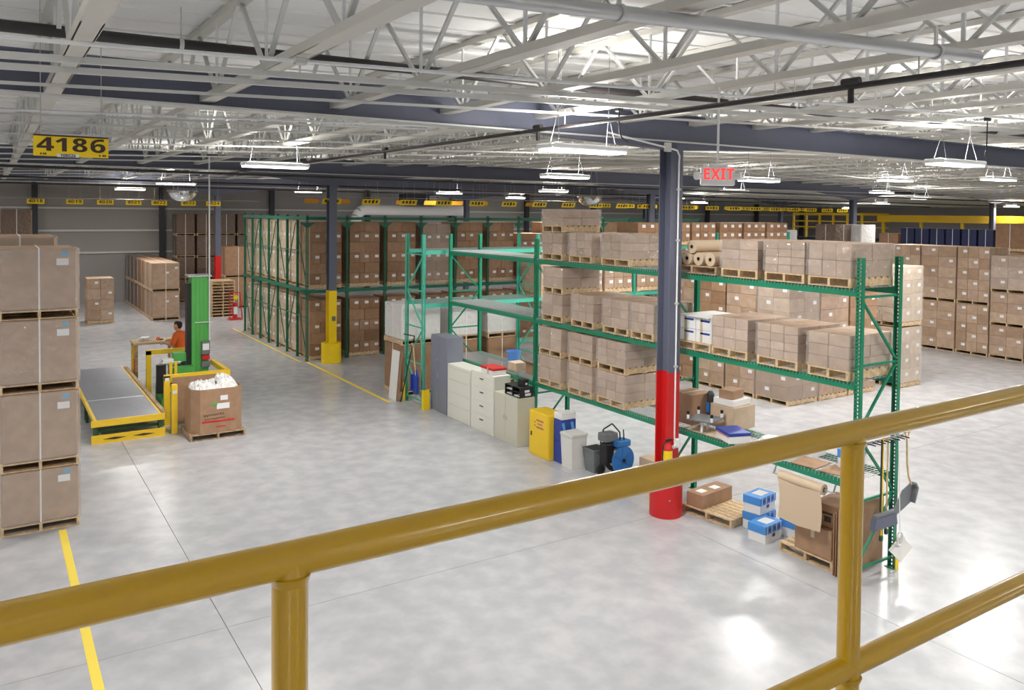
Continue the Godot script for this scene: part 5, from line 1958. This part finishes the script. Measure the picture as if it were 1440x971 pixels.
	# exit sign on its stem
	t = thing("exit_sign", "lit exit sign with two lamp heads hanging on a white stem", "sign", Vector3(6.42, 5.215, -6.0), -0.5)
	st = ST()
	cbx(st, Vector3.ZERO, Vector3(0.36, 0.2, 0.06), 0.012)
	obj("housing", st, M.white, t)
	var o := text("EXIT", 0.115, M.exit_red, t, Transform3D(Basis(), Vector3(0, 0.02, 0.031)))
	o.name = "lettering"
	for s: float in [-1.0, 1.0]:
		st = ST()
		cyl(st, Vector3(s * 0.17, 0.0, 0.0), Vector3(s * 0.24, 0.0, 0.04), 0.03, 12, 0.042)
		obj("lamp_head", st, M.white, t)
	st = ST()
	cyl(st, Vector3(0, 0.1, 0), Vector3(0, yj(6.4) - 5.2, 0), 0.013, 8)
	cbx(st, Vector3(0, 0.115, 0), Vector3(0.2, 0.03, 0.06), 0.008)
	obj("stem", st, M.white, t)
	# dome mirrors
	for r: Array in [[5.25, 5.28, -27.7, "under the light over the aisle"], [18.6, 5.3, -23.6, "under the light beyond the rack"]]:
		t = thing("dome_mirror", "half-dome safety mirror hanging %s" % r[3], "mirror", Vector3(r[0], r[1], r[2]))
		st = ST()
		var prof := []
		for i in 9:
			var a := PI / 2 * i / 8.0
			prof.append(Vector2(0.45 * sin(a), -0.34 * cos(a) + 0.1))
		lathe(st, Vector3.ZERO, prof, 28)
		obj("dome", st, M.mirror, t)
		st = ST()
		lathe(st, Vector3(0, 0.1, 0), [Vector2(0.44, -0.012), Vector2(0.465, -0.012), Vector2(0.465, 0.012), Vector2(0.44, 0.012)], 28)
		for q: float in [0.0, 2.09, 4.19]:
			cyl(st, Vector3(0.44 * cos(q), 0.1, 0.44 * sin(q)), Vector3(0.1 * cos(q), yj(r[0]) + 0.86 - r[1], 0.1 * sin(q)), 0.005, 5)
		obj("rim", st, M.steel, t)
	# pole from the roof beside the mast and ceiling fan, heater with duct
	t = thing("ceiling_fan", "white ceiling fan hanging far back under the roof", "fan", Vector3(24.0, 5.75, -33.0))
	st = ST()
	lathe(st, Vector3.ZERO, [Vector2(0.0, -0.1), Vector2(0.12, -0.1), Vector2(0.14, 0.0), Vector2(0.1, 0.1), Vector2(0.02, 0.12), Vector2(0.02, 0.75)], 16)
	obj("motor", st, M.white, t)
	for k in 3:
		st = ST()
		bx(st, Vector3(0.5, -0.02, 0), Vector3(0.75, 0.01, 0.15))
		var bl := obj("blade", st, M.white, t)
		bl.rotation.y = TAU * k / 3.0 + 0.3
	t = thing("air_duct", "white round air duct with elbow along the far wall", "duct")
	st = ST()
	cyl(st, Vector3(16.9, 4.85, -41.0), Vector3(23.0, 4.85, -41.0), 0.28, 22)
	obj("duct", st, M.white, t)
	st = ST()
	pipe(st, [Vector3(16.95, 4.85, -41.0), Vector3(16.7, 4.75, -41.0), Vector3(16.55, 4.5, -41.0), Vector3(16.5, 4.1, -41.0)], 0.28, 18)
	obj("elbow", st, M.white, t)
	for hx: float in [17.6, 18.6, 22.6]:
		st = ST()
		cyl(st, Vector3(hx, 5.12, -41.0), Vector3(hx, yj(hx) + 0.86, -41.0), 0.01, 6)
		obj("hanger_rod", st, M.steel, t)
	t = thing("unit_heater", "dark hanging unit heater with white grille above the duct", "heater", Vector3(20.0, 5.25, -41.0))
	st = ST()
	cbx(st, Vector3(0.2, 0.2, 0), Vector3(2.0, 0.6, 0.9), 0.02)
	obj("casing", st, M.navy_dark, t)
	st = ST()
	for k in 5:
		bx(st, Vector3(0.9, 0.0 + k * 0.1, 0.46), Vector3(0.5, 0.05, 0.02))
	obj("grille", st, M.white, t)
	st = ST()
	for s: float in [-0.7, 1.1]:
		cyl(st, Vector3(s, 0.5, 0), Vector3(s, yj(20) - 5.25, 0), 0.012, 6)
	obj("hanger_rod", st, M.steel, t)

func far_right() -> void:
	# yellow guarded platform and crane beam before the right wall
	var t := thing("work_platform", "yellow guarded steel platform standing far behind the stacks", "platform", Vector3(50, 0, -35.3))
	var st := ST()
	bb(st, Vector3(-1.5, 3.1, -2.7), Vector3(1.5, 3.3, 2.7))
	obj("deck", st, M.navy_dark, t)
	for y: float in [4.0, 4.4, 4.9]:
		st = ST()
		bar(st, Vector3(-1.5, y, -2.7), Vector3(-1.5, y, 2.7), 0.08, 0.08 if y < 4.8 else 0.16)
		bar(st, Vector3(-1.5, y, 2.7), Vector3(1.5, y, 2.7), 0.08, 0.08 if y < 4.8 else 0.16)
		obj("rail", st, M.yellow_machine, t)
	for k in 6:
		st = ST()
		bx(st, Vector3(-1.5, 4.1, -2.7 + 1.08 * k), Vector3(0.12, 1.7, 0.12))
		obj("post", st, M.yellow_machine, t)
	for sx: float in [-1.4, 1.4]:
		for sz: float in [-2.6, 2.6]:
			st = ST()
			bx(st, Vector3(sx, 1.55, sz), Vector3(0.15, 3.1, 0.15))
			obj("leg", st, M.navy_dark, t)
	t = thing("crane_beam", "long yellow beam with struts far behind the right-hand stacks", "beam", Vector3(50, 0, -27.5))
	st = ST()
	bb(st, Vector3(-0.12, 4.42, -4.9), Vector3(0.12, 4.87, 9.0))
	obj("beam", st, M.yellow_machine, t)
	for k in 6:
		st = ST()
		bx(st, Vector3(0, 2.2, -4.5 + 2.6 * k), Vector3(0.16, 4.4, 0.16))
		obj("post", st, M.yellow_machine, t)
	# red stand with a notice, by the pile of pallets
	t = thing("extinguisher_stand", "red tubular stand holding a fire extinguisher beside the pallet pile", "stand", Vector3(8.98, 0, -36.1))
	st = ST()
	pipe(st, [Vector3(-0.26, 0.05, 0.2), Vector3(-0.22, 1.2, 0), Vector3(0.22, 1.2, 0), Vector3(0.26, 0.05, 0.2)], 0.025, 8)
	pipe(st, [Vector3(-0.26, 0.05, 0.2), Vector3(-0.26, 0.05, -0.2), Vector3(0.26, 0.05, -0.2), Vector3(0.26, 0.05, 0.2), Vector3(-0.26, 0.05, 0.2)], 0.025, 8)
	obj("frame", st, M.red, t)
	st = ST()
	cyl(st, Vector3(0, 0.1, 0), Vector3(0, 0.75, 0), 0.1, 14)
	obj("extinguisher", st, M.red, t)
	st = ST()
	bx(st, Vector3(0, 0.42, 0.11), Vector3(0.16, 0.32, 0.01))
	obj("notice", st, M.label, t)
	st = ST()
	lathe(st, Vector3(0.03, 0.98, 0.03), [Vector2(0.0, -0.01), Vector2(0.1, -0.01), Vector2(0.1, 0.01), Vector2(0.0, 0.01)], 18, Basis(Vector3.RIGHT, PI / 2))
	obj("round_sign", st, M.yellow, t)

# ---------------------------------------------------------------- a worker, as one continuous skin from joints
func skin_mesh(bones: Array, cell: float, grow := 0.0) -> Mesh:
	var lo := Vector3.INF
	var hi := -Vector3.INF
	for b: Array in bones:
		for e in 2:
			var r := Vector3.ONE * (float(b[2 + e]) + grow + cell * 2.0)
			lo = lo.min(b[e] - r)
			hi = hi.max(b[e] + r)
	var n := Vector3i(((hi - lo) / cell).ceil()) + Vector3i.ONE
	var f := PackedFloat32Array()
	f.resize(n.x * n.y * n.z)
	f.fill(1.0)
	for b: Array in bones:
		var r1: float = b[2] + grow
		var r2: float = b[3] + grow
		var pad := maxf(r1, r2) + 0.06
		var a0 := Vector3i(((b[0].min(b[1]) - lo - Vector3.ONE * pad) / cell).floor()).clamp(Vector3i.ZERO, n - Vector3i.ONE)
		var a1 := Vector3i(((b[0].max(b[1]) - lo + Vector3.ONE * pad) / cell).ceil()).clamp(Vector3i.ZERO, n - Vector3i.ONE)
		var d: Vector3 = b[1] - b[0]
		var dd := maxf(d.length_squared(), 1e-9)
		for x in range(a0.x, a1.x + 1):
			for y in range(a0.y, a1.y + 1):
				for z in range(a0.z, a1.z + 1):
					var p: Vector3 = lo + Vector3(x, y, z) * cell - b[0]
					var h := clampf(p.dot(d) / dd, 0.0, 1.0)
					var v: float = (p - d * h).length() - lerpf(r1, r2, h)
					var i := (x * n.y + y) * n.z + z
					var o := f[i]
					var k := 0.03
					var t := clampf(0.5 + 0.5 * (o - v) / k, 0.0, 1.0)
					f[i] = lerpf(o, v, t) - k * t * (1.0 - t)
	var at := {}
	var pts := PackedVector3Array()
	var offs := [Vector3i(0, 0, 0), Vector3i(1, 0, 0), Vector3i(0, 1, 0), Vector3i(1, 1, 0), Vector3i(0, 0, 1), Vector3i(1, 0, 1), Vector3i(0, 1, 1), Vector3i(1, 1, 1)]
	var edges := [[0, 1], [2, 3], [4, 5], [6, 7], [0, 2], [1, 3], [4, 6], [5, 7], [0, 4], [1, 5], [2, 6], [3, 7]]
	for x in n.x - 1:
		for y in n.y - 1:
			for z in n.z - 1:
				var vals := []
				var neg := 0
				for o: Vector3i in offs:
					var v := f[((x + o.x) * n.y + y + o.y) * n.z + z + o.z]
					vals.append(v)
					neg += int(v < 0.0)
				if neg == 0 or neg == 8:
					continue
				var s := Vector3.ZERO
				var c := 0
				for e: Array in edges:
					var va: float = vals[e[0]]
					var vb: float = vals[e[1]]
					if (va < 0.0) != (vb < 0.0):
						s += Vector3(offs[e[0]]).lerp(Vector3(offs[e[1]]), va / (va - vb))
						c += 1
				at[Vector3i(x, y, z)] = pts.size()
				pts.append(lo + (Vector3(x, y, z) + s / c) * cell)
	var st := ST()
	st.set_smooth_group(0)
	for key: Vector3i in at:
		var here := f[(key.x * n.y + key.y) * n.z + key.z]
		for ax in 3:
			var e := Vector3i.ZERO
			e[ax] = 1
			var q := key + e
			if q.x >= n.x or q.y >= n.y or q.z >= n.z:
				continue
			var there := f[(q.x * n.y + q.y) * n.z + q.z]
			if (here < 0.0) == (there < 0.0):
				continue
			var u := Vector3i.ZERO
			var w := Vector3i.ZERO
			u[(ax + 1) % 3] = 1
			w[(ax + 2) % 3] = 1
			if not (at.has(key - u) and at.has(key - w) and at.has(key - u - w)):
				continue
			var v := [pts[at[key - u - w]], pts[at[key - w]], pts[at[key]], pts[at[key - u]]]
			if here < 0.0:
				v.reverse()
			for k: int in [0, 1, 2, 0, 2, 3]:
				st.add_vertex(v[k])
	st.index()
	st.generate_normals()
	return st.commit()

func worker() -> void:
	# stands behind the wrapper's mast, turned to the table, right arm reaching over it
	var t := thing("person", "worker in an orange shirt reaching over the table behind the green mast", "person", Vector3(4.36, 0, -23.2), -0.7)
	var V := func(x: float, y: float, z: float) -> Vector3: return Vector3(x, y, z)
	var hipL: Vector3 = V.call(0.0, 0.9, 0.1)
	var hipR: Vector3 = V.call(0.0, 0.9, -0.1)
	var chest: Vector3 = V.call(-0.06, 1.34, 0.0)
	var shL: Vector3 = V.call(-0.06, 1.42, 0.19)
	var shR: Vector3 = V.call(-0.06, 1.42, -0.19)
	var elL: Vector3 = V.call(-0.12, 1.16, 0.26)
	var elR: Vector3 = V.call(-0.22, 1.2, -0.26)
	var haL: Vector3 = V.call(-0.36, 1.2, 0.2)
	var haR: Vector3 = V.call(-0.46, 1.22, -0.26)
	var body := [[V.call(0, 0.95, 0), V.call(-0.02, 1.1, 0), 0.14, 0.13], [V.call(-0.02, 1.1, 0), chest, 0.13, 0.15], [chest, V.call(-0.06, 1.42, 0.0), 0.15, 0.1],
		[V.call(-0.06, 1.42, -0.12), V.call(-0.06, 1.42, 0.12), 0.08, 0.08], [V.call(-0.07, 1.42, 0), V.call(-0.09, 1.54, 0), 0.055, 0.052],
		[shL, elL, 0.055, 0.042], [elL, haL, 0.042, 0.03], [shR, elR, 0.055, 0.042], [elR, haR, 0.042, 0.03],
		[hipL, V.call(-0.01, 0.48, 0.1), 0.085, 0.06], [V.call(-0.01, 0.48, 0.1), V.call(0.02, 0.09, 0.11), 0.055, 0.04], [V.call(0.02, 0.05, 0.11), V.call(-0.14, 0.035, 0.12), 0.045, 0.035],
		[hipR, V.call(-0.01, 0.48, -0.1), 0.085, 0.06], [V.call(-0.01, 0.48, -0.1), V.call(0.02, 0.09, -0.11), 0.055, 0.04], [V.call(0.02, 0.05, -0.11), V.call(-0.14, 0.035, -0.12), 0.045, 0.035]]
	put("body", skin_mesh(body, 0.02), M.skin, t)
	# head with nose, ears, brow and chin; hands with palm, four fingers and a thumb
	var hc: Vector3 = V.call(-0.11, 1.64, 0)
	var head := [[hc + V.call(0.02, 0.03, 0), hc + V.call(-0.01, 0.0, 0), 0.088, 0.08], [hc + V.call(-0.03, -0.05, 0), hc + V.call(-0.06, -0.08, 0), 0.06, 0.035], [hc + V.call(-0.085, 0.01, 0), hc + V.call(-0.105, -0.02, 0), 0.01, 0.014],
		[hc + V.call(0.01, -0.0, 0.083), hc + V.call(0.01, -0.03, 0.082), 0.016, 0.01], [hc + V.call(0.01, -0.0, -0.083), hc + V.call(0.01, -0.03, -0.082), 0.016, 0.01], [hc + V.call(-0.07, 0.035, 0.03), hc + V.call(-0.07, 0.035, -0.03), 0.016, 0.016],
		[hc + V.call(0.01, -0.09, 0), hc + V.call(0.02, -0.02, 0), 0.052, 0.06]]
	var hd := put("head", skin_mesh(head, 0.009), M.skin, t)
	var st := ST()
	for s: float in [-1.0, 1.0]:
		lathe(st, hc + V.call(-0.079, 0.012, 0.032 * s), [Vector2(0.0, -0.009), Vector2(0.009, 0.0), Vector2(0.0, 0.009)], 8)
	obj("eye", st, M.black, hd)
	st = ST()
	bx(st, hc + V.call(-0.09, -0.055, 0), Vector3(0.008, 0.007, 0.045))
	obj("mouth", st, M.pink, hd)
	put("hair", skin_mesh([[hc + V.call(0.035, 0.05, 0), hc + V.call(-0.02, 0.07, 0), 0.085, 0.07], [hc + V.call(0.05, 0.0, 0), hc + V.call(0.05, 0.05, 0), 0.07, 0.075]], 0.012), M.hair, t)
	for h: Array in [[haL, V.call(-0.9, -0.1, -0.15)], [haR, V.call(-0.95, -0.15, 0.1)]]:
		var d: Vector3 = h[1].normalized()
		var side := d.cross(Vector3.UP).normalized()
		var p0: Vector3 = h[0]
		var fingers := [[p0, p0 + d * 0.07, 0.026, 0.03], [p0 + d * 0.04 + side * 0.03, p0 + d * 0.08 + side * 0.055, 0.012, 0.009]]
		for k in 4:
			var off := side * (0.028 - 0.019 * k)
			var l: float = [0.06, 0.07, 0.066, 0.05][k]
			fingers.append([p0 + d * 0.075 + off, p0 + d * (0.075 + l * 0.55) + off, 0.0095, 0.009])
			fingers.append([p0 + d * (0.075 + l * 0.55) + off, p0 + d * (0.075 + l) + off - Vector3(0, 0.02, 0), 0.009, 0.008])
		put("hand", skin_mesh(fingers, 0.006), M.skin, t)
	var shirt := body.slice(0, 4) + [[shL, shL.lerp(elL, 0.85), 0.06, 0.052], [shR, shR.lerp(elR, 0.85), 0.06, 0.052]]
	put("shirt", skin_mesh(shirt, 0.02, 0.016), M.orange, t)
	put("trousers", skin_mesh([body[0]] + body.slice(9, 11) + body.slice(12, 14), 0.02, 0.014), M.denim, t)
	put("shoes", skin_mesh([body[11], body[14]], 0.012, 0.012), M.black, t)

func _ready() -> void:
	rng.seed = 11
	materials()
	view()
	building()
	columns()
	railing()
	front_rack()
	side_rack()
	drive_in_rack()
	tape_lines()
	stacks()
	wrapper()
	worker()
	cabinets()
	on_cabinets()
	floor_goods()
	low_shelf()
	tools()
	signs()
	overhead()
	far_right()
